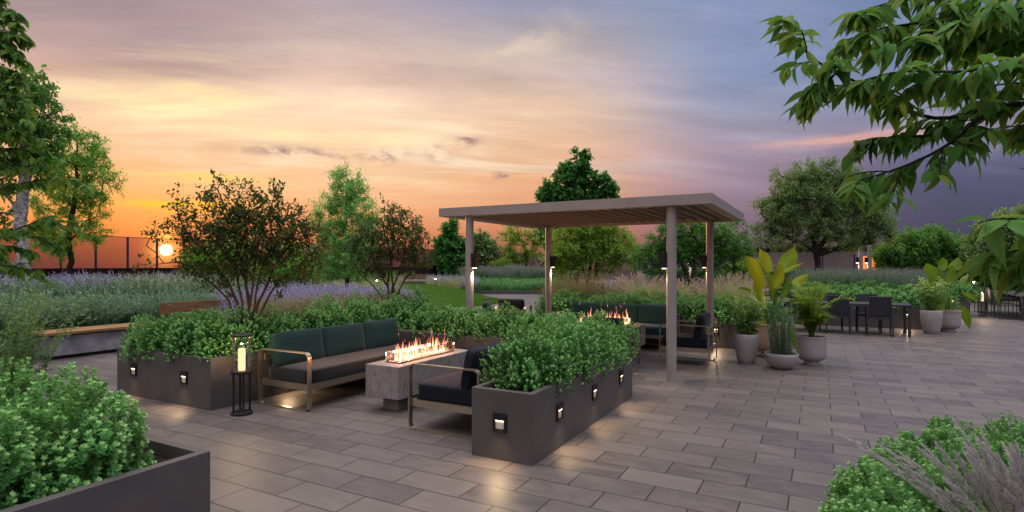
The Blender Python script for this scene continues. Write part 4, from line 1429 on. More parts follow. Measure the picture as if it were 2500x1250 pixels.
def fire_table(label, loc, rz, L, W_, top=.535, zb=.165, seed=1, wind=(.55, .18), hmax=.27, basew=(.22, 1.1), offs=0.0):
    """local X is the long axis"""
    t = thing('fire_table', label, 'fire table', loc, rz, None)
    mb = MB(); mb.lo_hi((-L / 2, -W_ / 2, zb), (L / 2, W_ / 2, top), .006)
    body = mb.build('table_body', M['conc'], t)
    mb = MB(); mb.lo_hi((-basew[1] / 2, -basew[0] / 2, 0), (basew[1] / 2, basew[0] / 2, zb - .002), .004)
    mb.build('pedestal', M['conc'], t)
    bl, bw = wind
    mb = MB()
    for s in (-1, 1):
        mb.lo_hi((offs - bl, s * bw * .5 - .004, top + .001), (offs + bl, s * bw * .5 + .004, top + .014))
        mb.lo_hi((offs + s * bl - .004, -bw * .5 + .004, top + .001), (offs + s * bl + .004, bw * .5 - .004, top + .014))
    mb.build('burner_rim', M['black'], t)
    rng = np.random.default_rng(seed)
    mb = MB()
    for k in range(150):
        r_ = rng.uniform(.008, .017)
        mb2 = bmesh.ops.create_icosphere(mb.bm, subdivisions=1, radius=r_, matrix=Matrix.Translation((offs + rng.uniform(-bl + .02, bl - .02), rng.uniform(-bw * .42, bw * .42), top + r_ * .6)) @ Matrix.Rotation(rng.uniform(0, 3), 4, 'X') @ Matrix.Diagonal((1.3, 1, .8, 1)))
    mb.build('lava_rock', M['lavarock'], t)
    mb = MB(); hg = .125
    for s in (-1, 1):
        mb.lo_hi((offs - bl + .006, s * (bw * .5 + .012) - .003, top + .001), (offs + bl - .006, s * (bw * .5 + .012) + .003, top + hg))
        mb.lo_hi((offs + s * (bl + .012) - .003, -bw * .5, top + .001), (offs + s * (bl + .012) + .003, bw * .5, top + hg))
    mb.build('glass_guard', M['smoke'], t)
    fm = flame_mesh(seed, offs - bl + .05, offs + bl - .05, int(bl * 110), hmax)
    fo = link('flames', fm, M['flame'], t)
    fo.location = (0, 0, top + .012)
    for k in (-.8, -.48, -.16, .16, .48, .8):
        lamp('flame_lamp', 'POINT', (offs + k * bl, 0, top + .075), 9.0, (1.0, .42, .22), t, .014)
    return t


fire_table('concrete fire table with burning flames between the green sofa and the navy sofa', (-4.395, 5.73, 0), pi / 2, 1.50, .49, .535, .165, 4, (.55, .20), .245, (.22, 1.2), 0.0)
fire_table('farther fire table with tall flames in front of the teal sofa under the pergola', (-3.72, 10.55, 0), 0, 1.52, .50, .55, .165, 9, (.56, .20), .30, (.22, 1.2), 0.0)

# ------------------------------------------------------------------ lanterns


def lantern(label, loc, h=.90, r=.115):
    t = thing('floor_lantern', label, 'lantern', loc)
    mb = MB(); mb.lathe([(r, 0), (r, .028), (r - .004, .032)], 40); mb.build('base', M['black'], t, True)
    for k in range(4):
        a = pi / 4 + k * pi / 2 + .35
        mb = MB(); mb.tube([(.085 * cos(a), .085 * sin(a), .032), (.085 * cos(a), .085 * sin(a), .462)], .0125, 12)
        mb.build('leg', M['black'], t, True)
    mb = MB(); mb.lathe([(r, .462), (r + .004, .468), (r + .004, .486), (r, .492)], 40); mb.build('tray', M['black'], t, True)
    mb = MB(); mb.lathe([(.100, .4925), (.100, h - .022)], 40, (0, 0, 0), False); mb.build('glass_cylinder', M['glass'], t, True)
    mb = MB(); mb.lathe([(r, h - .022), (r + .003, h - .018), (r + .003, h - .006), (r - .004, h)], 40); mb.build('cap', M['black'], t, True)
    mb = MB(); mb.lathe([(.036, .4925), (.038, .50), (.038, .735), (.030, .742), (.012, .737)], 28); mb.build('candle', M['candle'], t, True)
    lamp('candle_lamp', 'POINT', (0, 0, .765), 13.0, (1.0, .66, .32), t, .012)
    return t


lantern('tall black floor lantern with a lit candle beside the green sofa', (-5.74, 4.18, 0))
lantern('small looking lit lantern beyond the cross planter near the lawn', ground_at(1189, 13.3))
lantern('lit floor lantern by the dining table at the far right', ground_at(2398, 18.7))

# ------------------------------------------------------------------ pergola
t = thing('pergola', 'taupe flat roofed pergola with louvres over the farther lounge', 'pergola', (-3.62, 9.9, 0))
PX0, PX1, PY0, PY1, PZ0, PZ1 = -5.92 + 3.62, -1.32 + 3.62, 8.19 - 9.9, 11.63 + .25 - 9.9, 2.53, 2.675
mb = MB()
bw = .17
mb.lo_hi((PX0, PY0, PZ0), (PX1, PY0 + bw, PZ1)); mb.lo_hi((PX0, PY1 - bw, PZ0), (PX1, PY1, PZ1))
mb.lo_hi((PX0, PY0 + bw, PZ0), (PX0 + bw, PY1 - bw, PZ1)); mb.lo_hi((PX1 - bw, PY0 + bw, PZ0), (PX1, PY1 - bw, PZ1))
mb.build('roof_beams', M['pergola'], t)
k = 0
xx = PX0 + bw + .05
while xx < PX1 - bw - .05:
    mb = MB()
    mb.box((xx + .085, (PY0 + PY1) / 2, 2.625), (.215, PY1 - PY0 - 2 * bw - .012, .016), .003, Matrix.Rotation(radians(5), 4, 'Y'))
    lo_ = mb.build('louvre', M['slat'], t)
    mb = MB()
    mb.box((xx, (PY0 + PY1) / 2, 2.590), (.034, PY1 - PY0 - 2 * bw - .008, .058), .003)
    mb.build('louvre_rib', M['rib'], lo_)
    xx += .205
posts = {}
for nm, (qx, qy) in dict(fr=(-1.90, 8.32), fl=(-5.36, 8.32), bl=(-5.40, 11.66), br=(-1.92, 11.66)).items():
    mb = MB(); mb.tube([(qx + 3.62, qy - 9.9, 0), (qx + 3.62, qy - 9.9, PZ0 - .002)], .071, 28)
    po = mb.build('post', M['pergola'], t, True)
    s = 1 if nm in ('fl', 'bl') else -1
    bx = qx + 3.62 + s * .071
    mb = MB()
    # tapered sconce box: narrow at the bottom
    V8 = []
    for zz, dep, wd in ((1.635, .075, .055), (1.875, .125, .075)):
        for a_, b_ in ((0.002, -1), (1, -1), (1, 1), (0.002, 1)):
            V8.append(mb.bm.verts.new((bx + s * a_ * dep, qy - 9.9 + b_ * wd, zz)))
    for f in ((0, 1, 2, 3), (4, 5, 6, 7), (0, 1, 5, 4), (1, 2, 6, 5), (2, 3, 7, 6), (3, 0, 4, 7)):
        mb.bm.faces.new([V8[i] for i in f])
    so = mb.build('wall_sconce', M['black'], po)
    mb = MB(); mb.box((bx + s * .036, qy - 9.9, 1.629), (.045, .060, .008)); mb.build('sconce_lamp', M['led'], po)
    lamp('sconce_spot', 'SPOT', (bx + s * .040, qy - 9.9, 1.615), 55, (1, .80, .55), po, .02, (-s * .10, 0, -1), radians(74), .8)

# ------------------------------------------------------------------ bench behind the planters
t = thing('long_bench', 'long concrete bench with honey timber seat and a slatted backrest by the left bed', 'bench', (-12.2, 6.6, 0))
mb = MB(); mb.lo_hi((-.30, -1.70, .06), (.28, 3.0, .415), .008); mb.build('concrete_base', M['bench_conc'], t)
mb = MB(); mb.lo_hi((-.26, -1.62, 0), (.22, 2.9, .058)); mb.build('plinth', M['black'], t)
mb = MB()
for k in range(4):
    mb.lo_hi((-.36 + k * .178, -1.82, .435), (-.36 + k * .178 + .172, 3.05, .485), .005)
mb.build('seat_slats', M['wood_top'], t)
mb = MB(); mb.lo_hi((-.25, -1.6, .4155), (.25, 2.9, .4345)); mb.build('seat_bearers', M['black'], t)
mb = MB()
for k in range(2):
    mb.box((-.40, 1.42, .655 + k * .135), (.035, 1.66, .125), .004)
mb.build('backrest', M['wood'], t)
mb = MB()
for yy in (.68, 1.42, 2.16):
    mb.lo_hi((-.455, yy - .02, .40), (-.42, yy + .02, .84))
mb.build('back_brackets', M['black'], t)

t = thing('far_bench', 'small far timber bench with backrest beyond the lawn', 'bench', ground_at(1012, 29.6), YAW)
t.location.z = .42
mb = MB(); mb.lo_hi((-.6, -.22, .36), (.6, .22, .42), .004); mb.build('seat_slats', M['wood'], t)
mb = MB(); mb.box((0, .22, .70), (1.15, .035, .11)); mb.box((0, .22, .57), (1.15, .035, .11)); mb.build('backrest', M['wood'], t)
mb = MB(); mb.lo_hi((-.5, -.18, -.42), (.5, .18, .355)); mb.build('concrete_base', M['bench_conc'], t)

# ------------------------------------------------------------------ potted plants


def pot(label, prof, loc, mat='pot', soil_r=.15, soil_z=.4, name='plant_pot'):
    t = thing(name, label, 'plant pot', loc)
    mb = MB(); mb.lathe(prof, 56, (0, 0, 0), False)
    # close the foot
    mb.build('pot_body', M[mat], t, True, radians(50))
    mb = MB(); mb.lathe([(.001, soil_z + .012), (soil_r * .6, soil_z + .008), (soil_r, soil_z)], 40, (0, 0, 0), False); mb.build('soil', M['soil'], t, True)
    return t


def tall_prof(k=1.0):
    return [(r_ * k, z_ * k) for r_, z_ in ((.001, .001), (.125, 0), (.130, .006), (.130, .018), (.137, .024), (.158, .10), (.180, .22), (.196, .34), (.200, .42), (.196, .48), (.188, .497), (.178, .502), (.170, .495), (.172, .45), (.168, .40))]


def bowl_prof(k=1.0):
    return [(r_ * k, z_ * k) for r_, z_ in ((.001, .001), (.115, 0), (.150, .012), (.200, .06), (.235, .13), (.252, .20), (.256, .245), (.250, .254), (.240, .250), (.236, .22), (.225, .19))]


def foot_prof(k=1.0):
    return [(r_ * k, z_ * k) for r_, z_ in ((.001, .001), (.118, 0), (.122, .008), (.118, .05), (.115, .062), (.150, .075), (.195, .105), (.218, .150), (.226, .22), (.228, .40), (.234, .462), (.240, .476), (.234, .484), (.224, .478), (.220, .44), (.216, .40))]


P1 = ground_at(1822, 9.76); P2 = ground_at(1908, 9.25); P3 = ground_at(1981, 9.6); P4 = ground_at(1879, 10.5); P5 = ground_at(2274, 13.9); P6 = ground_at(2316, 14.35)
pot('tall tapered grey pot with narrow foot, leftmost in the near pot group', tall_prof(), P1, 'pot', .169, .43)
pot('wide shallow grey bowl pot in front of the near pot group', bowl_prof(), P2, 'pot', .228, .20)
pot('straight sided grey pot on a round foot at the right of the near group', foot_prof(), P3, 'pot', .219, .43)
pot('blush footed pot standing half hidden behind the shallow bowl', foot_prof(1.25), P4, 'pot_peach', .274, .54)
pot('tall tapered grey pot at the left of the far pot pair', tall_prof(1.15), P5, 'pot', .194, .5)
pot('round footed grey pot at the right of the far pot pair', foot_prof(1.12), P6, 'pot', .245, .49)


def single(name, label, cat, lv, mat, loc, part='foliage', rz=0, group=None, smooth=False):
    o = link(name, lv.mesh(part, smooth), M[mat])
    o.location = loc; o.rotation_euler = (0, 0, rz)
    return tag(o, label, cat, group)


lv = leafy_bush(31, 17, .84, .08, .36, .19, .036, 24, .12, .5, T_LEAF6, .006, .08, .45, 1.25)
strap_ = single('strap_leaf_shrub', 'bushy plant with glossy strap leaves in the tall tapered pot of the near group', 'potted plant', lv, 'strap', (P1[0], P1[1], .43))
c = dup(strap_, (P5[0], P5[1], .50), 2.1, 1.12, 'bushy plant with glossy strap leaves in the far tall tapered pot')
lv = leafy_bush(33, 40, .92, .17, .16, .050, .013, 80, .05, .3, T_RHOMB, .005, .03, .5, 1.1)
single('spiky_succulent', 'upright blue green spiky stems growing in the shallow bowl pot', 'potted plant', lv, 'spike', (P2[0], P2[1], .20))


def palm(label, loc, seed=3, n=36, h=1.22):
    rng = np.random.default_rng(seed)
    t = thing('areca_palm', label, 'palm', loc)
    lv = Leaves(); mb = MB()
    for k in range(n):
        ph = rng.uniform(0, 6.28)
        H_ = h * rng.uniform(.38, 1.02); sp = rng.uniform(.10, .56) * H_
        hor = np.array([cos(ph), sin(ph), 0])
        base = hor * .05 * rng.random()
        S = np.linspace(0, 1, 14)
        C = base + hor * (sp * S ** 1.7)[:, None] * 1.0 + np.array([0, 0, 1.0]) * (H_ * (S - .34 * S ** 3.2 * (1.2 if sp > .35 * H_ else .6)))[:, None]
        mb.tube(C, [.0065 * (1 - .8 * s_) + .001 for s_ in S], 5, False)
        m = 34
        for q in range(m):
            t_ = .24 + .76 * q / m
            x_ = min(t_, .999) * 13; i = int(x_); fr = x_ - i
            p = C[i] * (1 - fr) + C[i + 1] * fr
            ax = nrm(C[i + 1] - C[i])
            side = nrm(np.cross(ax, [0, 0, 1.0]))
            for s_ in (-1, 1):
                d_ = nrm(ax * .75 + side * s_ * .85 + np.array([0, 0, .12]) + rng.normal(0, .12, 3))
                LL = .27 * sin(pi * (.12 + .82 * (q / m))) * rng.uniform(.85, 1.1)
                Cc = np.array([p + d_ * LL * u_ - np.array([0, 0, .30 * LL * u_ * u_]) for u_ in (0, .33, .66, 1)])
                lv.strips(Cc[None], nrm(np.cross(d_, [0, 0, 1.0]))[None] + rng.normal(0, .2, (1, 3)), np.array([.002, .0052, .004, .0006]), np.clip(rng.normal(.5, .25), 0, 1), np.clip(rng.random() ** 3, 0, 1) * np.ones(1))
    mb.build('stalks', M['yellowgreen'], t, True)
    link('fronds', lv.mesh('fronds'), M['palm'], t)
    return t


palm('yellow green feathery palm in the straight sided pot of the near group', (P3[0], P3[1], .43))


def paddle_plant(label, loc, d, leaves, scale_px=1.0, root_px=None, seed=2, mat='paradise'):
    """bird of paradise: each leaf is petiole start (pot), blade start and tip in photo px plus depth offsets, half width in px"""
    rng = np.random.default_rng(seed)
    b = np.array(loc)
    t = thing('bird_of_paradise', label, 'potted plant', loc)
    mb = MB()
    for (bx, by, tx, ty, hw, dd, tone, tip) in leaves:
        B = np.array(cam_pt(bx, by, d + dd * .5)) - b
        Tt = np.array(cam_pt(tx, ty, d + dd)) - b
        S0 = np.array([rng.normal(0, .04), rng.normal(0, .04), .0])
        mid = S0 * .4 + B * .6; mid[:2] = S0[:2] * .65 + B[:2] * .35
        Q = [(1 - u) ** 2 * S0 + 2 * u * (1 - u) * mid + u * u * B for u in np.linspace(0, 1, 10)]
        mb.tube(Q, [.013 - .008 * u for u in np.linspace(0, 1, 10)], 7)
        ax = Tt - B; L = np.linalg.norm(ax); ax /= L
        view = nrm(b + B - np.array([0, 0, EYE]))
        side = nrm(np.cross(ax, view) + rng.normal(0, .25, 3)); nm = np.cross(side, ax)
        w = hw * 1.12 * d / FPX
        vein = rng.uniform(0, 6.28, 3)
        seg, ac = 22, 8
        V, F, A = [], [], []
        notch = 1 - .16 * (rng.random(seg + 1) < .16) * rng.random(seg + 1)
        for i in range(seg + 1):
            u = i / seg
            ww = w * (sin(pi * min(1.0, max(0.0, u)) ** .82) ** (.60 + .5 * u * u)) if 0 < u < 1 else 0.0015
            ww *= notch[i]
            ctr = B + ax * L * u + nm * (.10 * L * sin(pi * u)) + np.array([0, 0, -.10 * L * u * u])
            for k in range(ac + 1):
                q = k / ac * 2 - 1
                V.append(ctr + side * q * ww + nm * (abs(q) ** 1.3 * ww * .32 + .018 * w * sin(u * 34 + q * 3)))
                st_ = .16 * sin(u * 60 + abs(q) * 9 + vein[0]) + .18 * sin(u * 7 + q * 2.5 + vein[1])
                A.append((np.clip(tone + st_ + rng.normal(0, .04) + (.35 if abs(q) < .05 else 0), 0, 1), np.clip(tip * (.75 + .9 * st_ + .25 * sin(3 * u + 2 * q + vein[2])), 0, 1), 0))
        for i in range(seg):
            for k in range(ac):
                a = i * (ac + 1) + k
                F.append((a, a + 1, a + ac + 2, a + ac + 1))
        link('leaf', np_mesh('leaf', np.array(V), np.array(F), np.array(A), True), M[mat], t)
    mb.build('stalks', M['yellowgreen'], t, True)
    return t


paddle_plant('tall bird of paradise plant with yellow paddle leaves in the blush pot', (P4[0], P4[1], .54), 10.5, [
    (1868, 702, 1818, 614, 17, -.05, .6, .85), (1880, 666, 1854, 600, 12, .10, .7, .8), (1912, 666, 1940, 594, 18, .0, .55, .25), (1893, 706, 1905, 632, 12, -.15, .5, .6),
    (1914, 664, 1961, 636, 5, -.1, .5, .35), (1937, 697, 1975, 662, 11, .05, .5, .45), (1843, 690, 1871, 747, 10, -.2, .6, .8), (1838, 712, 1799, 701, 4, -.2, .5, .5),
    (1912, 730, 1925, 668, 15, .2, .25, .0), (1900, 740, 1880, 700, 8, .15, .25, .1), (1932, 790, 1945, 852, 10, .1, .25, .1), (1862, 780, 1866, 830, 8, -.1, .5, .5), (1890, 722, 1872, 655, 11, .25, .35, .2)], seed=4)
paddle_plant('dark green bird of paradise plant with drooping leaf in the far round pot', (P6[0], P6[1], .49), 14.35, [
    (2292, 690, 2262, 636, 15, -.05, .2, .0), (2308, 660, 2302, 624, 11, .1, .25, .12), (2322, 662, 2340, 622, 12, 0, .3, .05), (2312, 695, 2325, 640, 10, -.1, .1, 0), (2345, 690, 2382, 660, 10, .1, .2, .1),
    (2355, 650, 2380, 640, 4, 0, .4, .3), (2280, 700, 2250, 688, 5, -.1, .1, 0), (2345, 745, 2368, 800, 9, .0, .2, .05), (2300, 735, 2290, 778, 9, -.2, .25, .15), (2350, 715, 2385, 735, 7, 0, .15, 0), (2268, 680, 2276, 716, 8, .1, .4, .2)], seed=6)

# ------------------------------------------------------------------ dining sets


def dining_chair(label, loc, rz, group):
    """faces +Y locally; frame of square tube, sling seat and back"""
    t = thing('dining_chair', label, 'chair', loc, rz, group)
    w, dp = .54, .54
    for s in (-1, 1):
        mb = MB()
        x_ = s * (w / 2 - .018)
        P = [Vector((x_, -dp / 2, .012)), Vector((x_, -dp / 2, .64)), Vector((x_, dp / 2, .64)), Vector((x_, dp / 2, .012))]
        mb.loop_bar(P, (1, 0, 0), .036, .022)
        mb.build('side_frame', M['char'], t)
    mb = MB()
    mb.lo_hi((-w / 2 + .037, -dp / 2 + .02, .40), (w / 2 - .037, -dp / 2 + .045, .43)); mb.lo_hi((-w / 2 + .037, dp / 2 - .045, .40), (w / 2 - .037, dp / 2 - .02, .43))
    mb.build('seat_rails', M['char'], t)
    mb = MB(); mb.lo_hi((-w / 2 + .04, -dp / 2 + .03, .432), (w / 2 - .04, dp / 2 - .02, .446), .004); mb.build('seat', M['sling'], t)
    rot = Matrix.Rotation(radians(9), 4, 'X')
    mb = MB()
    mb.box((0, -dp / 2 + .0, .69), (w - .12, .012, .44), .004, rot)
    mb.build('back_sling', M['sling'], t)
    mb = MB()
    for s in (-1, 1): mb.box((s * (w / 2 - .055), -dp / 2 + .0, .69), (.022, .026, .50), .003, rot)
    mb.box((0, -dp / 2 - .038, .925), (w - .135, .024, .022), .003, rot)
    mb.build('back_frame', M['char'], t)
    return t


def dining_table(label, lo, hi, rzn=0):
    c = ((lo[0] + hi[0]) / 2, (lo[1] + hi[1]) / 2, 0)
    t = thing('dining_table', label, 'table', c)
    a, b = (hi[0] - lo[0]) / 2, (hi[1] - lo[1]) / 2
    mb = MB(); mb.lo_hi((-a, -b, .715), (a, b, .745), .003); mb.build('tabletop', M['char'], t)
    for s in (-1, 1):
        for q in (-1, 1):
            mb = MB(); mb.lo_hi((s * (a - .05) - .03, q * (b - .05) - .03, 0.0), (s * (a - .05) + .03, q * (b - .05) + .03, .714)); mb.build('leg', M['char'], t)
    return t


dining_table('long charcoal dining table in front of the shrub filled planter', (-1.0, 16.05, 0), (1.86, 17.0, 0))
g1_ = 'chairs along the near side of the nearer dining table'
for k, (xx, lab) in enumerate(((1.22, 'charcoal sling dining chair nearest the right end of the nearer dining table'), (.37, 'charcoal dining chair partly behind the palm at the nearer dining table'), (-.48, 'charcoal dining chair hidden behind the tall paddle leaves of the near pots'))):
    dining_chair(lab, (xx, 16.20, 0), 0, g1_)
for k, (xx, lab) in enumerate(((1.05, 'dining chair on the far side of the nearer table, towards its right end'), (.22, 'dining chair on the far side of the nearer table, beside the palm fronds'), (-.6, 'dining chair on the far side of the nearer table, towards its left end'))):
    dining_chair(lab, (xx, 16.98, 0), pi, 'chairs along the far side of the nearer dining table')
dining_table('long charcoal dining table at the far right edge behind the lantern', (5.30, 22.4, 0), (6.35, 26.8, 0))
for yy in (23.0, 23.9, 24.8, 25.7):
    dining_chair('black sling chair in the row along the far right dining table', (5.12, yy, 0), -pi / 2, 'chairs along the far right dining table')
for yy in (23.0, 23.9, 24.8, 25.7):
    dining_chair('black chair on the farther side of the far right dining table', (6.55, yy, 0), pi / 2, 'chairs beyond the far right dining table')
# ------------------------------------------------------------------ bollard lights


def bollard(label, loc, h=1.0, r=.05, p=7):
    t = thing('bollard_light', label, 'bollard light', loc, 0, None)
    mb = MB(); mb.tube([(0, 0, 0), (0, 0, h - .101)], r, 16); mb.build('bollard_post', M['black'], t, True)
    mb = MB(); mb.tube([(0, 0, h - .10), (0, 0, h - .05)], r * .6, 16); mb.build('lamp_lens', M['bulb'], t, True)
    mb = MB(); mb.tube([(0, 0, h - .049), (0, 0, h)], r, 16); mb.build('lamp_cap', M['black'], t, True)
    return t


bollard('lit bollard seen among the trunks of the small far tree', ground_at(920, 24), 1.10)
bollard('lit bollard beside the far bench beyond the lawn', ground_at(1063, 31.5), .98)
bollard('lit bollard touching the far paddle leaves, leftmost of three', ground_at(2377, 25.5), .98, .07, 9)
bollard('lit bollard among pale grass, the middle of three at the far right', ground_at(2406, 27.5), .92, .06, 9)
bollard('lit bollard among pale grass, rightmost of three at the far right', ground_at(2438, 23.5), .98, .07, 9)
# ------------------------------------------------------------------ glass fence along the terrace edge
FX = -24.3
t = thing('glass_fence', 'tall glass fence with slim dark posts and a thin top rail along the terrace edge', 'fence', (FX, 0, 0))
y_ = -1.0
ys = []
while y_ < 58:
    ys.append(y_); y_ += 1.137
ys = [v + (10.34 + 1.0) % 1.137 for v in ys]
for v in ys:
    mb = MB(); mb.lo_hi((-.035, v - .03, -.0), (.035, v + .03, 2.77)); mb.build('fence_post', M['char'], t)
mb = MB(); mb.lo_hi((-.03, ys[0] - .1, 2.771), (.03, ys[-1] + .1, 2.80)); mb.build('top_rail', M['char'], t)
for a, b in zip(ys[:-1], ys[1:]):
    mb = MB(); mb.lo_hi((-.006, a + .034, .7), (.006, b - .034, 2.765)); mb.build('glass_pane', M['fence_glass'], t)
t = thing('dark_low_wall', 'low dark wall running at the foot of the glass fence', 'wall', (FX, 0, 0))
mb = MB(); mb.lo_hi((-.22, -2, 0), (.10, 60, .62)) if False else mb.lo_hi((.04, -2, 0), (.22, 58, 1.56)); mb.build('wall_face', M['land'], t)

# ------------------------------------------------------------------ glazed pavilion beyond the dining terrace
t = thing('glazed_pavilion', 'low flat roofed glazed pavilion with one glowing orange window beyond the dining terrace', 'building', (1, 46, 0))
mb = MB(); mb.lo_hi((-15, -1.6, 2.95), (17, 10, 3.32)); mb.build('roof', M['pavilion'], t)
mb = MB(); mb.lo_hi((-14.8, -1.4, 2.905), (16.8, 9, 2.945)); mb.build('soffit', M['soffit'], t)
mb = MB(); mb.lo_hi((-14.5, .02, 2.62), (16.5, .25, 2.90)); mb.build('fascia', M['char'], t)
mw, tw = mat_new('reflective_pavilion_glass')
gl = tw.new('ShaderNodeBsdfGlossy', {0: c4(.80, .70, .76), 'Roughness': .25})
df = pbsdf(tw, c4(.27, .22, .26), .6)
out(tw, tw.new('ShaderNodeMixShader', {0: .55, 1: df.outputs[0], 2: gl.outputs[0]}).outputs[0])
M['pav_glass'] = mw
for k in range(16):
    x0 = -14.5 + k * 1.94
    if k == 8:
        continue
    mb = MB(); mb.lo_hi((x0 + .05, .10, .35), (x0 + 1.89, .14, 2.615)); mb.build('window', M['pav_glass'], t)
x0 = -14.5 + 8 * 1.94
mb = MB(); mb.lo_hi((x0 + .4, .10, .35), (x0 + 1.5, .14, 2.30)); mb.build('glowing_window', M['orange_glow'], t)
for k in range(17):
    x0 = -14.5 + k * 1.94
    mb = MB(); mb.lo_hi((x0 - .04, .04, 0), (x0 + .04, .2, 2.615)); mb.build('mullion', M['char'], t)
mb = MB(); mb.lo_hi((-14.5, .03, 0), (16.5, .20, .345)); mb.build('base_wall', M['char'], t)
for i_, (q, dd) in enumerate(((2101, 31), (2123, 31.5))):
    gx_, gy_, _ = ground_at(q, dd)
    t2 = thing('round_column', ('pale round column with a downlight beyond the meadow, nearer the orange window', 'pale round column with a downlight beyond the meadow, farther from the orange window')[i_], 'column', (gx_, gy_, 0))
    mb = MB(); mb.tube([(0, 0, 0), (0, 0, 3.0)], .11, 20); mb.build('shaft', M['pergola'], t2, True)
    mb = MB(); mb.box((-.17, -.06, 1.95), (.13, .13, .30), .004); so = mb.build('wall_sconce', M['black'], t2)
    mb = MB(); mb.box((-.16, -.06, 1.79), (.10, .10, .02)); mb.build('sconce_lamp', M['led'], so)
    lamp('sconce_spot', 'SPOT', (-.16, -.06, 1.76), 30, (1, .82, .6), so, .03, (.07, 0, -1), radians(70), .8)
gx_, gy_, _ = ground_at(1686, 22)
t2 = thing('slim_light_column', 'slim pale column with a lit downlight seen through the dark tree behind the teal sofa', 'column', (gx_, gy_, 0))
mb = MB(); mb.tube([(0, 0, 0), (0, 0, 2.6)], .07, 16); mb.build('shaft', M['pergola'], t2, True)
mb = MB(); mb.box((-.03, -.12, 1.85), (.09, .09, .24), .004); so = mb.build('wall_sconce', M['black'], t2)
mb = MB(); mb.box((-.03, -.12, 1.72), (.08, .08, .02)); mb.build('sconce_lamp', M['led'], so)
lamp('sconce_spot', 'SPOT', (-.03, -.12, 1.70), 20, (1, .82, .6), so, .03, (0, .05, -1), radians(70), .8)
# dark clipped hedges closing the far right
for a, lo, hi, lab in ((0, (-9, 33.5, 0), (3.2, 34.6, 1.35), 'dark clipped hedge in front of the glazed pavilion'), (1, (5.5, 34.5, 0), (24, 36, 2.05), 'dark clipped hedge closing the terrace at the far right')):
    rng = np.random.default_rng(60 + a)
    n = 9000
    q = rng.random((n, 3)) * (np.array(hi) - np.array(lo)) + np.array(lo)
    fc = rng.random(n)
    q[fc < .6, 1] = lo[1] + rng.random((fc < .6).sum()) * .15
    q[fc > .75, 2] = hi[2] - rng.random((fc > .75).sum()) * .15
    c_ = np.array([(lo[0] + hi[0]) / 2, (lo[1] + hi[1]) / 2, 0])
    lv = Leaves()
    lv.add(T_RHOMB, q - c_, rdir(rng, n), rdir(rng, n), .16, .09, np.clip(rng.normal(.2, .2, n), 0, 1))
    t2 = thing('clipped_hedge', lab, 'hedge', tuple(c_))
    link('foliage', lv.mesh('foliage'), M['maple'], t2)
    mb = MB(); mb.lo_hi((lo[0] - c_[0] + .15, lo[1] - c_[1] + .15, 0), (hi[0] - c_[0] - .15, hi[1] - c_[1] - .15, hi[2] - .15)); mb.build('hedge_core', M['bed'], t2)

# ------------------------------------------------------------------ trees
tree('birch_tree', 'white barked birch at the left edge with a dense green crown', 'tree', 15.5, (66, 700), [[None, (62, 672), (48, 560), (56, 470), (60, 380), (52, 300), (58, 240)], [(50, 545), (28, 500), (6, 455)], [(52, 500), (92, 478)]],
     [(40, 300, 100, 110), (70, 220, 60, 60), (0, 400, 60, 90), (95, 350, 55, 75), (-20, 560, 60, 60), (110, 290, 45, 60), (0, 640, 50, 30)], 240, 62, .095, .066, .28, M['birchleaf'], M['birch'], 21, .145, T_LEAF6, .3, .006, rpow=.5, z0=bed_z(-18.4) * .9)
tree('locust_tree', 'fresh green feathery tree in front of the glass fence, next to the birch', 'tree', 19, (170, 690), [[None, (168, 640), (174, 560), (180, 470), (185, 400), (190, 340)], [(174, 585), (200, 545), (235, 530)]],
     [(190, 360, 60, 50), (160, 420, 70, 50), (225, 400, 45, 40), (205, 470, 62, 45), (130, 500, 50, 45), (215, 555, 42, 40), (150, 590, 60, 36), (262, 438, 38, 26), (240, 500, 32, 30), (110, 570, 40, 40)], 250, 100, .085, .038, .32, M['locust'], M['bark'], 22, .085, T_RHOMB, .3, .006, tipg=.3, z0=.55, rpow=.5)
tree('serviceberry_tree', 'dark multi stem small tree with reddish sunlit leaves rising from the wide planter', 'tree', 7.4, (600, 800), [
    [None, (585, 760), (560, 690), (500, 610), (450, 560), (425, 500)], [None, (606, 740), (600, 660), (570, 560), (530, 460)], [None, (612, 740), (622, 660), (640, 560), (668, 470)], [None, (630, 740), (655, 690), (690, 620), (750, 545)],
    [None, (590, 740), (575, 660), (520, 570), (490, 490)], [None, (618, 750), (640, 660), (680, 570), (710, 500)], [None, (575, 770), (530, 700), (470, 650), (400, 640), (360, 600)], [None, (640, 750), (680, 690), (740, 640), (780, 600)], [None, (600, 700), (605, 600), (600, 500)]],
     [(560, 560, 70, 62), (640, 570, 70, 66), (705, 580, 50, 52), (505, 585, 55, 52), (528, 480, 36, 40), (668, 490, 36, 40), (448, 560, 40, 44), (392, 572, 30, 20), (600, 500, 40, 46), (600, 650, 105, 36), (750, 585, 40, 44), (352, 648, 16, 20), (445, 500, 26, 28), (720, 520, 28, 30), (770, 630, 24, 28), (480, 650, 50, 24), (530, 690, 46, 20), (670, 685, 52, 22), (740, 655, 40, 26)],
     440, 20, .060, .031, .15, M['service'], M['bark_red'], 23, .019, T_LEAF6, .1, .003, tipg=.55, z0=.52, shell=.6, rpow=.40, twigs=2, up=.3)
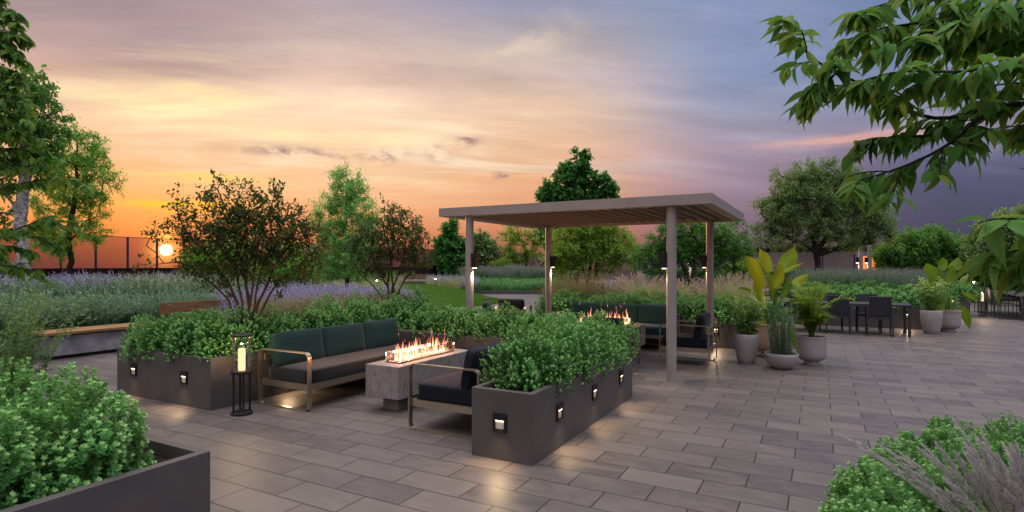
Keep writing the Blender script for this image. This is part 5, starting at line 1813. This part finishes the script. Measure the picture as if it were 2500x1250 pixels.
tree('feathery_tree', 'pale green feathery upright tree standing against the orange sky', 'tree', 20, (842, 700), [[None, (845, 640), (842, 560), (846, 480), (848, 420)]],
     [(845, 430, 36, 28), (850, 470, 46, 34), (815, 500, 44, 34), (880, 500, 38, 32), (840, 545, 66, 42), (845, 610, 78, 55), (790, 560, 34, 36), (895, 560, 26, 40), (830, 660, 62, 36)], 215, 105, .115, .034, .36, M['feather'], M['bark'], 24, .075, T_RHOMB, .1, .007, tipg=.4, rpow=.5)
tree('small_multistem_tree', 'small multi stem tree with open leafy shoots at the far end of the wide planter', 'tree', 10.3, (950, 760), [
    [None, (940, 700), (905, 630), (880, 580)], [None, (955, 690), (950, 610), (930, 540)], [None, (962, 700), (985, 630), (1000, 560)], [None, (970, 710), (1010, 660), (1035, 610)], [None, (945, 690), (960, 600), (965, 540)], [None, (935, 720), (880, 660), (850, 640)]],
     [(940, 580, 60, 55), (985, 590, 55, 55), (955, 525, 38, 38), (900, 610, 50, 50), (1020, 615, 40, 45), (960, 640, 85, 35), (880, 560, 30, 36), (1000, 545, 30, 30)],
     200, 24, .064, .034, .16, M['service'], M['bark_red'], 25, .019, T_LEAF6, .05, .003, tipg=.25, z0=.52)
tree('conical_tree', 'dark green conical tree left of the front pergola post beyond the lawn', 'tree', 41, (1098, 700), [[None, (1098, 620), (1098, 548)]],
     [(1098, 562, 16, 20), (1100, 600, 28, 28), (1098, 645, 38, 36), (1080, 620, 20, 28), (1120, 625, 24, 34)], 170, 84, .26, .17, .55, M['maple'], M['bark_dark'], 26, .12, T_LEAF6, .1, .01)
tree('round_tree', 'small rounded dark tree just right of the front pergola post', 'tree', 42, (1176, 700), [[None, (1176, 660), (1176, 600)]], [(1176, 600, 24, 30), (1190, 625, 22, 26), (1162, 625, 22, 30)], 110, 84, .24, .15, .5, M['grey_green'], M['bark_dark'], 27, .10, T_LEAF6, .1, .01)
tree('airy_tree', 'airy light green tree between the two left pergola posts', 'tree', 42, (1285, 700), [[None, (1284, 650), (1280, 600), (1262, 570)], [(1284, 640), (1300, 600), (1310, 570)]],
     [(1255, 575, 30, 24), (1305, 580, 28, 24), (1240, 610, 18, 20), (1300, 620, 22, 18), (1265, 625, 30, 18)], 90, 70, .17, .08, .6, M['yellowgreen'], M['bark_dark'], 28, .09, T_RHOMB, .1, .01)
tree('maple_tree', 'tall dark green maple rising behind the pergola roof', 'tree', 25, (1408, 720), [[None, (1408, 620), (1405, 500), (1412, 400)]],
     [(1412, 392, 20, 22), (1408, 425, 40, 32), (1354, 466, 30, 24), (1468, 456, 28, 24), (1335, 492, 20, 18), (1405, 488, 74, 34), (1486, 488, 18, 18), (1410, 560, 90, 60)], 330, 64, .18, .15, .34, M['maple'], M['bark_dark'], 29, .14, T_MAPLE, .25, .008, tipg=.4)
tree('yellow_green_tree', 'broad yellow green shrub tree under the middle of the pergola', 'tree', 17.6, (1440, 740), [[None, (1430, 680), (1400, 620), (1380, 580)], [None, (1450, 680), (1470, 610), (1490, 570)], [None, (1440, 680), (1440, 600), (1435, 560)]],
     [(1400, 600, 62, 50), (1470, 590, 66, 48), (1440, 560, 70, 36), (1520, 610, 42, 40), (1440, 640, 90, 30), (1365, 640, 34, 40)], 330, 80, .080, .038, .32, M['yellowgreen'], M['bark'], 30, .06, T_LEAF6, .15, .005, tipg=.5)
tree('dark_multistem_tree', 'dark multi stem tree behind the two right pergola posts', 'tree', 14.8, (1690, 760), [[None, (1680, 680), (1650, 610), (1610, 570)], [None, (1690, 670), (1700, 600), (1690, 560)], [None, (1700, 690), (1740, 630), (1780, 580)], [(1790, 712), (1788, 680), (1795, 630), (1800, 580)], [None, (1672, 700), (1640, 650), (1590, 620)]],
     [(1640, 590, 66, 46), (1710, 570, 62, 40), (1780, 585, 52, 50), (1600, 640, 52, 36), (1690, 620, 90, 36), (1830, 625, 22, 18), (1760, 640, 50, 26)], 360, 52, .075, .036, .22, M['birchleaf'], M['bark_red'], 32, .045, T_LEAF6, .1, .004, tipg=.1)
tree('spreading_tree', 'large round crowned spreading tree with forked dark trunk beyond the dining table', 'tree', 26, (1996, 690), [[None, (1996, 640), (1992, 600), (1975, 540), (1960, 470)], [(1994, 612), (2030, 560), (2060, 490)], [(1994, 618), (1950, 590), (1900, 570)], [(1994, 622), (2060, 600), (2130, 590)], [(1992, 590), (2005, 520), (2010, 450)]],
     [(2000, 430, 70, 38), (1930, 460, 62, 46), (2065, 460, 58, 48), (1985, 490, 105, 50), (1895, 520, 46, 46), (2110, 515, 60, 44), (2000, 545, 120, 40), (2150, 560, 48, 36), (1875, 565, 34, 32), (2080, 590, 70, 22), (1925, 590, 50, 20)], 620, 90, .125, .050, .42, M['grey_green'], M['bark_dark'], 33, .135, T_RHOMB, .25, .009, tipg=.3, rpow=.46)
tree('shrubby_tree', 'shrubby dark green tree behind the far bird of paradise', 'tree', 27, (2250, 720), [[None, (2240, 680), (2210, 630)], [None, (2255, 670), (2270, 600)], [None, (2260, 680), (2320, 620)], [None, (2245, 690), (2180, 640)]],
     [(2250, 600, 66, 42), (2190, 620, 50, 40), (2310, 610, 48, 40), (2250, 640, 100, 32), (2340, 640, 30, 30)], 330, 84, .14, .075, .40, M['birchleaf'], M['bark_dark'], 34, .12, T_LEAF6, .1, .008)
tree('right_edge_tree', 'wide dark tree at the right edge behind the near hanging leaves', 'tree', 24, (2440, 740), [[None, (2440, 660), (2440, 600)], [(2440, 650), (2400, 620)], [(2440, 640), (2490, 590)]],
     [(2440, 580, 62, 50), (2390, 610, 36, 34), (2500, 560, 60, 55), (2480, 620, 50, 34), (2560, 600, 60, 60)], 330, 84, .13, .065, .42, M['grey_green'], M['bark_dark'], 35, .12, T_LEAF6, .25, .008)
for k, (q, yq, dd, wd, ht, lab) in enumerate(((500, 640, 21, 46, 34, 'green bush behind the dark multi stem tree, nearest the sun'), (575, 630, 22, 50, 44, 'green bush glimpsed through the stems of the dark multi stem tree'), (700, 640, 21, 60, 50, 'green bush between the dark multi stem tree and the pale feathery tree'), (1230, 655, 41, 32, 22, 'bright lime bush beyond the lawn near the second pergola post'), (1820, 665, 19, 40, 16, 'lime green bush right of the rear right pergola post'))):
    tree('garden_bush', lab, 'bush', dd, (q, 700), [[None, (q - 8, yq)], [None, (q + 10, yq)]], [(q, yq, wd, ht), (q - wd * .4, yq + ht * .4, wd * .7, ht * .7), (q + wd * .4, yq + ht * .4, wd * .7, ht * .7)], 110, 72, .10 if dd < 25 else .14, .045, .34,
         M['locust'] if k in (0, 1, 2) else M['yellowgreen'], M['bark'], 40 + k, .04, T_RHOMB, .1, .005)

# near trees whose trunks stand outside the frame: only their boughs reach in
bough('overhanging_tree', 'near tree whose dark boughs of pointed green leaves hang into the top right corner', 'tree', 2.9, cam_pt(2620, 260, 2.9), [
    dict(p=[(2620, 260), (2480, 250, -.05), (2390, 262, 0), (2320, 300, .05), (2240, 285, .1), (2170, 240, .05), (2090, 200, 0), (2030, 170), (1965, 140), (1925, 70)], r=(.022, .004), gap=1.11),
    dict(p=[(2420, 258), (2370, 310, -.05), (2310, 360, -.1), (2240, 395, -.1), (2170, 420, -.1), (2100, 440, -.1)], r=(.013, .003), gap=0.93, **{'from': .2}),
    dict(p=[(2330, 300), (2270, 345, .1), (2200, 330, .15), (2130, 345, .1)], r=(.008, .003), gap=1.11, **{'from': .35}),
    dict(p=[(2620, 60), (2480, 50, .1), (2330, 40, .1), (2220, 60, .1), (2130, 70, 0), (2060, 110, 0)], r=(.018, .004), gap=0.85),
    dict(p=[(2620, 160), (2500, 150, -.2), (2400, 170, -.3), (2300, 180, -.3), (2200, 165, -.25), (2130, 190, -.2)], r=(.014, .004), gap=0.81),
    dict(p=[(2620, -40), (2450, -30), (2280, -10, .1), (2150, 10, .1), (2080, 40)], r=(.016, .004), gap=0.89),
    dict(p=[(2620, 20), (2500, 15, -.1), (2400, 40, -.15), (2310, 75, -.2)], r=(.012, .004), gap=0.67), dict(p=[(2620, 200), (2520, 200, .2), (2440, 205, .2), (2370, 215, .2)], r=(.012, .004), gap=0.67), dict(p=[(2620, 90), (2540, 60, .2), (2440, 70, .2), (2350, 90, .25)], r=(.012, .004), gap=0.67),
    dict(p=[(2600, 110), (2490, 100, .3), (2390, 110, .35), (2280, 120, .3)], r=(.012, .004), gap=0.81),
    dict(p=[(2620, 330), (2560, 300), (2520, 310)], r=(.01, .004), gap=0.89),
    dict(p=[(2330, 35), (2280, 90, -.1), (2240, 110, -.15), (2180, 105, -.1)], r=(.008, .003), gap=0.96),
    dict(p=[(2030, 170), (2000, 200), (1985, 215)], r=(.004, .002), gap=1.18, tw=.6)] +
    [dict(p=[(2950, -60 + 70 * k, .0), (3080 + 20 * k, -120 + 60 * k, .3 * (-1) ** k), (3250 + 30 * k, -90 + 70 * k, .7 * (-1) ** k)], r=(.012, .004), gap=1.18) for k in range(6)],
    .165, .048, M['bigleaf'], M['bark_dark'], 51, .050, droop=.75, twig=.18, dens=1.9, root_xy=(1.85, 4.45), trunk=(4.6, .085))
bough('near_leaf_spray', 'close spray of large pointed leaves at the right edge below the hanging bough', 'tree branch', 2.2, cam_pt(2600, 590, 2.2), [
    dict(p=[(2600, 560), (2530, 540), (2470, 530), (2430, 535)], r=(.008, .003), gap=1.8, tw=.6), dict(p=[(2600, 590), (2540, 600), (2480, 612), (2440, 620)], r=(.008, .003), gap=1.7, tw=.6), dict(p=[(2600, 630), (2550, 630), (2510, 640)], r=(.008, .003), gap=1.8, tw=.6)],
    .20, .052, M['bigleaf'], M['bark_dark'], 52, .07, droop=.6, twig=.14, dens=1.1, root_xy=(1.85, 4.45))
bough('thin_leafy_twig', 'thin leafy twig entering at the right edge under the top right bough', 'tree branch', 3.6, cam_pt(2600, 400, 3.6), [
    dict(p=[(2600, 400), (2540, 375), (2500, 355), (2478, 345)], r=(.006, .002), gap=1.6, tw=.7), dict(p=[(2600, 430), (2540, 425), (2490, 410)], r=(.006, .002), gap=1.6, tw=.7)],
    .14, .055, M['bigleaf'], M['bark_dark'], 53, .10, droop=.7, twig=.14, dens=.9, root_xy=(1.85, 4.45))
bough('drooping_leaf_tree', 'near tree whose boughs of pointed drooping leaves cross the birch at the left edge', 'tree', 7.5, cam_pt(-140, 430, 7.5), [
    dict(p=[(-140, 480), (-40, 470), (30, 452), (90, 440), (150, 430), (200, 452)], r=(.02, .004), gap=0.74), dict(p=[(-140, 560), (-40, 560), (30, 560), (90, 580), (130, 600)], r=(.016, .004), gap=0.74), dict(p=[(-140, 640), (-40, 640), (30, 650), (90, 662)], r=(.012, .004), gap=1.01),
    dict(p=[(-140, 420), (-40, 415), (40, 405), (100, 410)], r=(.014, .004), gap=0.69), dict(p=[(-140, 340), (-40, 330), (30, 325), (95, 340)], r=(.014, .004), gap=0.62), dict(p=[(-140, 600), (-40, 605), (20, 600), (70, 610)], r=(.012, .004), gap=0.75), dict(p=[(-140, 380), (-50, 370), (20, 360), (80, 372), (120, 390)], r=(.014, .004), gap=0.62), dict(p=[(-140, 300), (-50, 290), (10, 280), (60, 300)], r=(.014, .004), gap=0.62), dict(p=[(40, 560), (90, 540), (140, 535), (170, 550)], r=(.008, .003), gap=0.78)],
    .17, .062, M['bigleaf'], M['bark_dark'], 54, .065, droop=.8, twig=.22, dens=1.35, root_xy=(-12.9, 2.2), trunk=(7.2, .15))
bough('top_left_bough', 'bough of dark pointed leaves filling the top left corner', 'tree branch', 7.0, cam_pt(-140, 120, 7.0), [
    dict(p=[(-140, 260), (-60, 250), (0, 245), (48, 262)], r=(.016, .004), gap=0.32), dict(p=[(-140, 95), (-60, 90), (0, 85), (30, 100)], r=(.016, .004), gap=0.32), dict(p=[(-140, 60), (-60, 45), (0, 40), (40, 60)], r=(.016, .004), gap=0.29), dict(p=[(-140, 150), (-60, 130), (0, 125), (42, 140)], r=(.016, .004), gap=0.26), dict(p=[(-140, 220), (-60, 200), (0, 195), (40, 215)], r=(.016, .004), gap=0.29), dict(p=[(-140, -20), (-60, -20), (10, 0)], r=(.016, .004), gap=0.31), dict(p=[(-140, 35), (-60, 23), (0, 15), (36, 29)], r=(.012, .003), gap=.25, dens=1.3), dict(p=[(-140, 90), (-60, 78), (0, 70), (46, 84)], r=(.012, .003), gap=.25, dens=1.3), dict(p=[(-140, 128), (-60, 116), (0, 108), (40, 122)], r=(.012, .003), gap=.25, dens=1.3), dict(p=[(-140, 180), (-60, 168), (0, 160), (34, 174)], r=(.012, .003), gap=.25, dens=1.3), dict(p=[(-140, 202), (-60, 190), (0, 182), (46, 196)], r=(.012, .003), gap=.25, dens=1.3), dict(p=[(-140, 248), (-60, 236), (0, 228), (52, 242)], r=(.012, .003), gap=.25, dens=1.3), dict(p=[(-140, 300), (-60, 288), (0, 280), (60, 294)], r=(.012, .003), gap=.25, dens=1.3), dict(p=[(-140, 330), (-60, 318), (0, 310), (56, 324)], r=(.012, .003), gap=.25, dens=1.3)],
    .17, .062, M['bigleaf'], M['bark_dark'], 55, .065, droop=.8, twig=.2, dens=1.35, root_xy=(-12.9, 2.2))

# ------------------------------------------------------------------ bed plants
rng = np.random.default_rng(77)
random.seed(77)


def place(name, label, cat, meshes_parts, spots, group):
    """meshes_parts: list of variants, each a list of (part name, mesh, material); every plant is a thing with parts"""
    made = {}
    for k, s in enumerate(spots):
        v = k % len(meshes_parts)
        r_ = thing(name, label, cat, (s[0], s[1], s[2]), random.uniform(0, 6.28), group)
        sc = s[3] * random.uniform(.93, 1.07)
        r_.scale = (sc, sc, sc)
        for pn, me, mt in meshes_parts[v]:
            link(pn, me, mt, r_)


# silvery shrubs behind the bench
SV = []
for k in range(4):
    lv = leafy_bush(200 + k, 84, 1.15, .26, .50, .082, .026, 30, .18, .8, T_RHOMB, .003, .10, .5, 1.0) if k % 2 else leafy_bush(200 + k, 110, 1.18, .24, .52, .15, .020, 20, .35, .7, T_RHOMB, .003, .08, .45, .38)
    SV.append([('foliage', lv.mesh('foliage'), M['silver'] if k % 2 == 0 else M['sage'])])
sp = []
for q in np.arange(-60, 600, 42):
    for dd, s_ in ((0, .92), (1.5, 1.06)):
        X_ = -13.25 - dd - rng.uniform(0, .35)
        Y_ = on_x(q + rng.uniform(-14, 14) + dd * 8, X_)
        if Y_ < 13: sp.append((X_, Y_, float(bed_z(X_)), s_))
place('silvery_shrub', 'soft silver green shrub in the bank of shrubs behind the long bench', 'shrub', SV, sp, 'silvery shrubs behind the long bench')
# ornamental grasses behind them
GV, GP = [], []
for k in range(3):
    lvb, C = tuft_mesh(230 + k, 260, 1.05, .14, .50, .65, .0042, 7, .5)
    lvp = Leaves(); C2, _, _ = blade_lines(np.random.default_rng(240 + k), 44, 1.28, .10, .48, .55, 9, .2)
    plume_on(lvp, np.random.default_rng(250 + k), C2, .74, 30, .036, .0018, .5)
    lvp.strips(C2, nrm(np.random.default_rng(3).normal(size=(44, 3))), np.full(9, .0014), np.full(44, .3))
    bm_, pm_ = lvb.mesh('blades'), lvp.mesh('plumes')
    GV.append([('blades', bm_, M['blade']), ('plumes', pm_, M['plume'])])
    GP.append([('blades', bm_, M['blade']), ('plumes', pm_, M['plume_pale'])])
sp = []
for q in np.arange(215, 600, 30):
    X_ = -17.4 - rng.uniform(0, 1.0); sp.append((X_, on_x(q, X_), float(bed_z(X_)), .80))
for q in np.arange(250, 560, 36):
    X_ = -20.0 - rng.uniform(0, .8); sp.append((X_, on_x(q, X_), float(bed_z(X_)), .68))
place('ornamental_grass', 'arching pale grass clump in the left bed behind the silvery shrubs', 'grass clump', GP, sp, 'pale grasses in the left bed')
# fountain grasses under the pergola
FG = []
for k in range(2):
    lvb, C = tuft_mesh(260 + k, 620, 1.0, .16, .62, .70, .0070, 8, .55, hvar=.45)
    lvp = Leaves(); C2, _, _ = blade_lines(np.random.default_rng(264 + k), 96, 1.06, .12, .72, .62, 10, .25)
    plume_on(lvp, np.random.default_rng(268 + k), C2, .76, 44, .040, .0030, .55)
    lvp.strips(C2, nrm(np.random.default_rng(3).normal(size=(96, 3))), np.full(10, .0014), np.full(96, .4))
    FG.append([('blades', lvb.mesh('blades'), M['blade']), ('plumes', lvp.mesh('plumes'), M['plume'])])
for (q, dd, s_, lab) in ((1572, 13.6, 1.05, 'round fountain grass with tan plumes behind the middle of the teal sofa'), (1668, 13.7, .88, 'fountain grass half hidden by the front right pergola post'), (1786, 13.2, 1.02, 'fountain grass just right of the rear right pergola post')):
    gx_, gy_, _ = ground_at(q, dd)
    place('fountain_grass', lab, 'grass clump', FG, [(gx_, gy_, .5, s_)], None)
# brownish shrubs behind the left of the teal sofa
BV = []
for k in range(2):
    lv = leafy_bush(280 + k, 150, 1.02, .24, .50, .062, .015, 28, .18, .5, T_RHOMB, .003, .08, .45, 1.0)
    BV.append([('foliage', lv.mesh('foliage'), M['olive'])])
sp = [ground_at(q, dd, .5) + (s_,) for q, dd, s_ in ((1355, 13.9, .75), (1398, 14.1, .88), (1442, 13.8, .92), (1486, 14.0, .92), (1420, 15.0, 1.0), (1370, 15.2, .9))]
place('olive_shrub', 'wispy olive brown shrub behind the left end of the teal sofa', 'shrub', BV, sp, 'olive brown shrubs behind the teal sofa')
# pale lavender spires behind the right posts
LVv = [spike_plant(300 + k, 90, 1.0, .22, .38, .035, .48, 1.0, fl=.026, bris=30, leafn=14) for k in range(3)]
LM = [[('foliage', l.mesh('foliage'), M['lav'])] for l in LVv]
sp = [ground_at(q, dd, .5) + (s_,) for q, dd, s_ in ((1640, 15.3, 1.0), (1690, 15.2, 1.0), (1735, 15.6, 1.0), (1790, 15.0, 1.0), (1835, 14.4, .95), (1600, 15.8, .95), (1545, 15.9, .95), (1500, 16.0, .95))]
place('lavender_plant', 'pale violet spired plant behind the fountain grasses at the pergola', 'lavender', LM, sp, 'violet spires behind the fountain grasses')
sp = [ground_at(582, 7.7, .5) + (.62,), ground_at(556, 8.6, .5) + (.62,)]
place('lavender_plant', 'lavender clump at the foot of the dark multi stem tree in the wide planter', 'lavender', LM, sp, 'lavender at the foot of the dark tree')

# drifts that read as one mass
def drift(name, label, lvs, spots, mat, smin=.85, smax=1.15, part='plant'):
    V_, F_, A_ = plant_copies(lvs, spots, rng, 0, smin, smax)
    o = link(name, np_mesh(name, V_, F_, A_), M[mat])
    o['kind'] = 'stuff'
    return tag(o, label, 'ground cover' if 'cover' in label else 'flowers')


lav_s = [spike_plant(320 + k, 30, .95, .26, .34, .060, .46, 1.0, fl=.052, bris=16, leafn=11, stemw=.003) for k in range(3)]
sp = []
for k in range(90):
    q = rng.uniform(-40, 238); X_ = rng.uniform(-18.2, -15.6); sp.append((X_, on_x(q, X_), float(bed_z(X_)), 1.04))
drift('lavender_drift', 'drift of pale violet lavender in front of the birch at the left edge', lav_s, sp, 'lav')
sp = []
for k in range(26):
    q = rng.uniform(545, 790); dd = rng.uniform(13.2, 18.5); sp.append(ground_at(q, dd, .1) + (1.15,))
for k in range(90):
    q = rng.uniform(690, 985); dd = rng.uniform(13.0, 18.0); sp.append(ground_at(q, dd, .05) + (1.12,))
drift('lavender_band', 'broad band of violet lavender behind the meadow flowers and the dark multi stem tree', lav_s, sp, 'lav')
sp = [ground_at(rng.uniform(975, 1150), rng.uniform(31.5, 34), .05) + (1.1,) for k in range(46)]
drift('lavender_patch', 'small far patch of violet lavender beside the bollard beyond the lawn', lav_s, sp, 'lav')
# meadow flowers in the wide planter
md = [spike_plant(340 + k, 30, .72, .16, .40, .055, .12, 1.0, fl=.026, bris=5, leafn=16, droop=.3, stemw=.0022) for k in range(4)]
sp = []
for k in range(120):
    X_ = rng.uniform(-7.6, -6.75); Y_ = rng.uniform(5.6, 8.6); sp.append((X_, Y_, .5, .95))
drift('meadow_flowers', 'loose pink meadow flowers and grasses filling the middle of the wide planter', md, sp, 'meadow')
sp = []
for k in range(130):
    q = rng.uniform(620, 990); dd = rng.uniform(11.2, 13.4); p_ = ground_at(q, dd, .0)
    if p_[0] < -8.3: sp.append(p_ + (1.35,))
drift('tall_meadow', 'taller flowering meadow plants growing behind the wide planter', md, sp, 'meadow')
# yellowish spiky foliage and green stems along the fence
gr = [tuft_mesh(360 + k, 60, .9, .16, .34, .35, .007, 5, .5)[0] for k in range(3)]
gb = [leafy_bush(370 + k, 34, 1.0, .2, .34, .07, .022, 15, .15, .5, T_RHOMB, .004, .1, .4, 1.0) for k in range(3)]
sp = []
for k in range(60):
    q = rng.uniform(330, 1010); X_ = rng.uniform(-22.6, -20.6); sp.append((X_, on_x(q, X_), float(bed_z(X_)), .74))
drift('fence_planting', 'mixed leafy green cover growing along the foot of the glass fence', gb, sp, 'birchleaf')
sp = [ground_at(rng.uniform(955, 1130), rng.uniform(31, 34.5), .1) + (1.25,) for k in range(50)] + [ground_at(rng.uniform(780, 960), rng.uniform(21, 30), .1) + (1.25,) for k in range(50)]
drift('far_grasses', 'soft pale grass cover beyond the lawn under the far trees', gr, sp, 'blade')
# far bank of ground cover and purple haze of flowers beyond the path
gc = [leafy_bush(380 + k, 26, .75, .26, .5, .085, .045, 12, .2, .4, T_RHOMB, .004, .1, .4, 1.0) for k in range(3)]
sp = [ground_at(rng.uniform(1040, 1365), rng.uniform(33.2, 36.5), .02) + (1.15,) for k in range(230)]
sp = [s_ for s_ in sp if s_[0] > -23.5]
drift('ground_cover_bank', 'dense low green cover along the far side of the curved path', gc, sp, 'box_far')
pf = [spike_plant(390 + k, 30, 1.0, .24, .34, .085, .12, 1.0, fl=.045, bris=4, leafn=12, stemw=.004) for k in range(3)]
sp = [ground_at(rng.uniform(1140, 1400), rng.uniform(36.5, 40), .05) + (1.55,) for k in range(190)]
sp = [s_ for s_ in sp if s_[0] > -23.5]
drift('purple_flower_bank', 'hazy purple flowers on tall stems above the far green bank', pf, sp, 'meadow_r')
mb = MB()
for a, b in (((1085, 33.0), (1160, 33.0)), ((1160, 33.0), (1255, 32.8)), ((1255, 32.8), (1345, 32.6))):
    A_, B_ = Vector(ground_at(*a)), Vector(ground_at(*b))
    c_ = (A_ + B_) / 2; d_ = B_ - A_
    mb.box((c_.x, c_.y, .10), (d_.length, .12, .20), 0, atan2(d_.y, d_.x))
o = mb.build('bed_edging', M['planter']); tag(o, 'low dark metal edging along the foot of the far green bank', 'edging')
# wildflowers above the dining planter
pw = [spike_plant(400 + k, 36, 1.0, .22, .36, .058, .12, 1.0, fl=.032, bris=5, leafn=18, stemw=.003) for k in range(3)]
sp = []
for k in range(150):
    sp.append((rng.uniform(-.6, 2.65), rng.uniform(19.4, 21.8), .5, 1.0))
for k in range(120):
    sp.append(ground_at(rng.uniform(2010, 2290), rng.uniform(24, 27), .35) + (1.15,))
drift('wildflowers', 'tall purple pink wildflowers in the planter behind the nearer dining table', pw, sp, 'meadow_r')
sp = [ground_at(rng.uniform(2370, 2560), rng.uniform(28, 33), .05) + (1.25,) for k in range(60)]
lvq = [tuft_mesh(410 + k, 120, 1.1, .2, .45, .6, .008, 6, .8)[0] for k in range(2)]
drift('pale_grasses', 'pale feathery grass cover lit by the bollards at the far right', lvq, sp, 'blade')

# ------------------------------------------------------------------ near plants at the frame edges
gx_, gy_, _ = ground_at(2560, 2.7)
lvb, C = tuft_mesh(430, 620, .86, .13, .66, .50, .0034, 9, .45, hvar=.4)
lvp = Leaves(); C2, _, _ = blade_lines(np.random.default_rng(431), 150, 1.02, .11, .70, .40, 12, .28)
plume_on(lvp, np.random.default_rng(432), C2, .66, 130, .050, .0010, .5, .42)
lvp.strips(C2, nrm(np.random.default_rng(3).normal(size=(150, 3))), np.full(12, .0011), np.full(150, .3))
place('feathery_grass', 'near feathery grass with violet grey plumes at the bottom right corner', 'grass clump', [[('blades', lvb.mesh('blades'), M['blade']), ('plumes', lvp.mesh('plumes'), M['plume_pale'])]], [(gx_, gy_, 0, .84)], None)
lv = leafy_bush(440, 80, 1.12, .24, .30, .066, .018, 46, .24, .3, T_LEAF6, .0035, .10, .45, .95)
single('willow_shrub', 'tall narrow leaved shrub with arching stems at the left edge of the near planter', 'shrub', lv, 'willow', ground_at(-20, 4.3, .50), 'foliage')
lv = leafy_bush(441, 46, .8, .22, .35, .060, .016, 34, .30, .4, T_LEAF6, .0035, .10, .45, .95)
single('leafy_shrub', 'leafy shrub low at the left edge in front of the long bench', 'shrub', lv, 'willow', ground_at(-60, 5.4, .3), 'foliage')
lv = leafy_bush(442, 60, .62, .12, .30, .05, .012, 26, .1, .2, T_RHOMB, .003, .05, .4, 1.0)
single('dark_rosemary', 'dark upright shrub beside the lawn at the end of the wide planter', 'shrub', lv, 'maple', ground_at(1000, 11.6, .45), 'foliage')
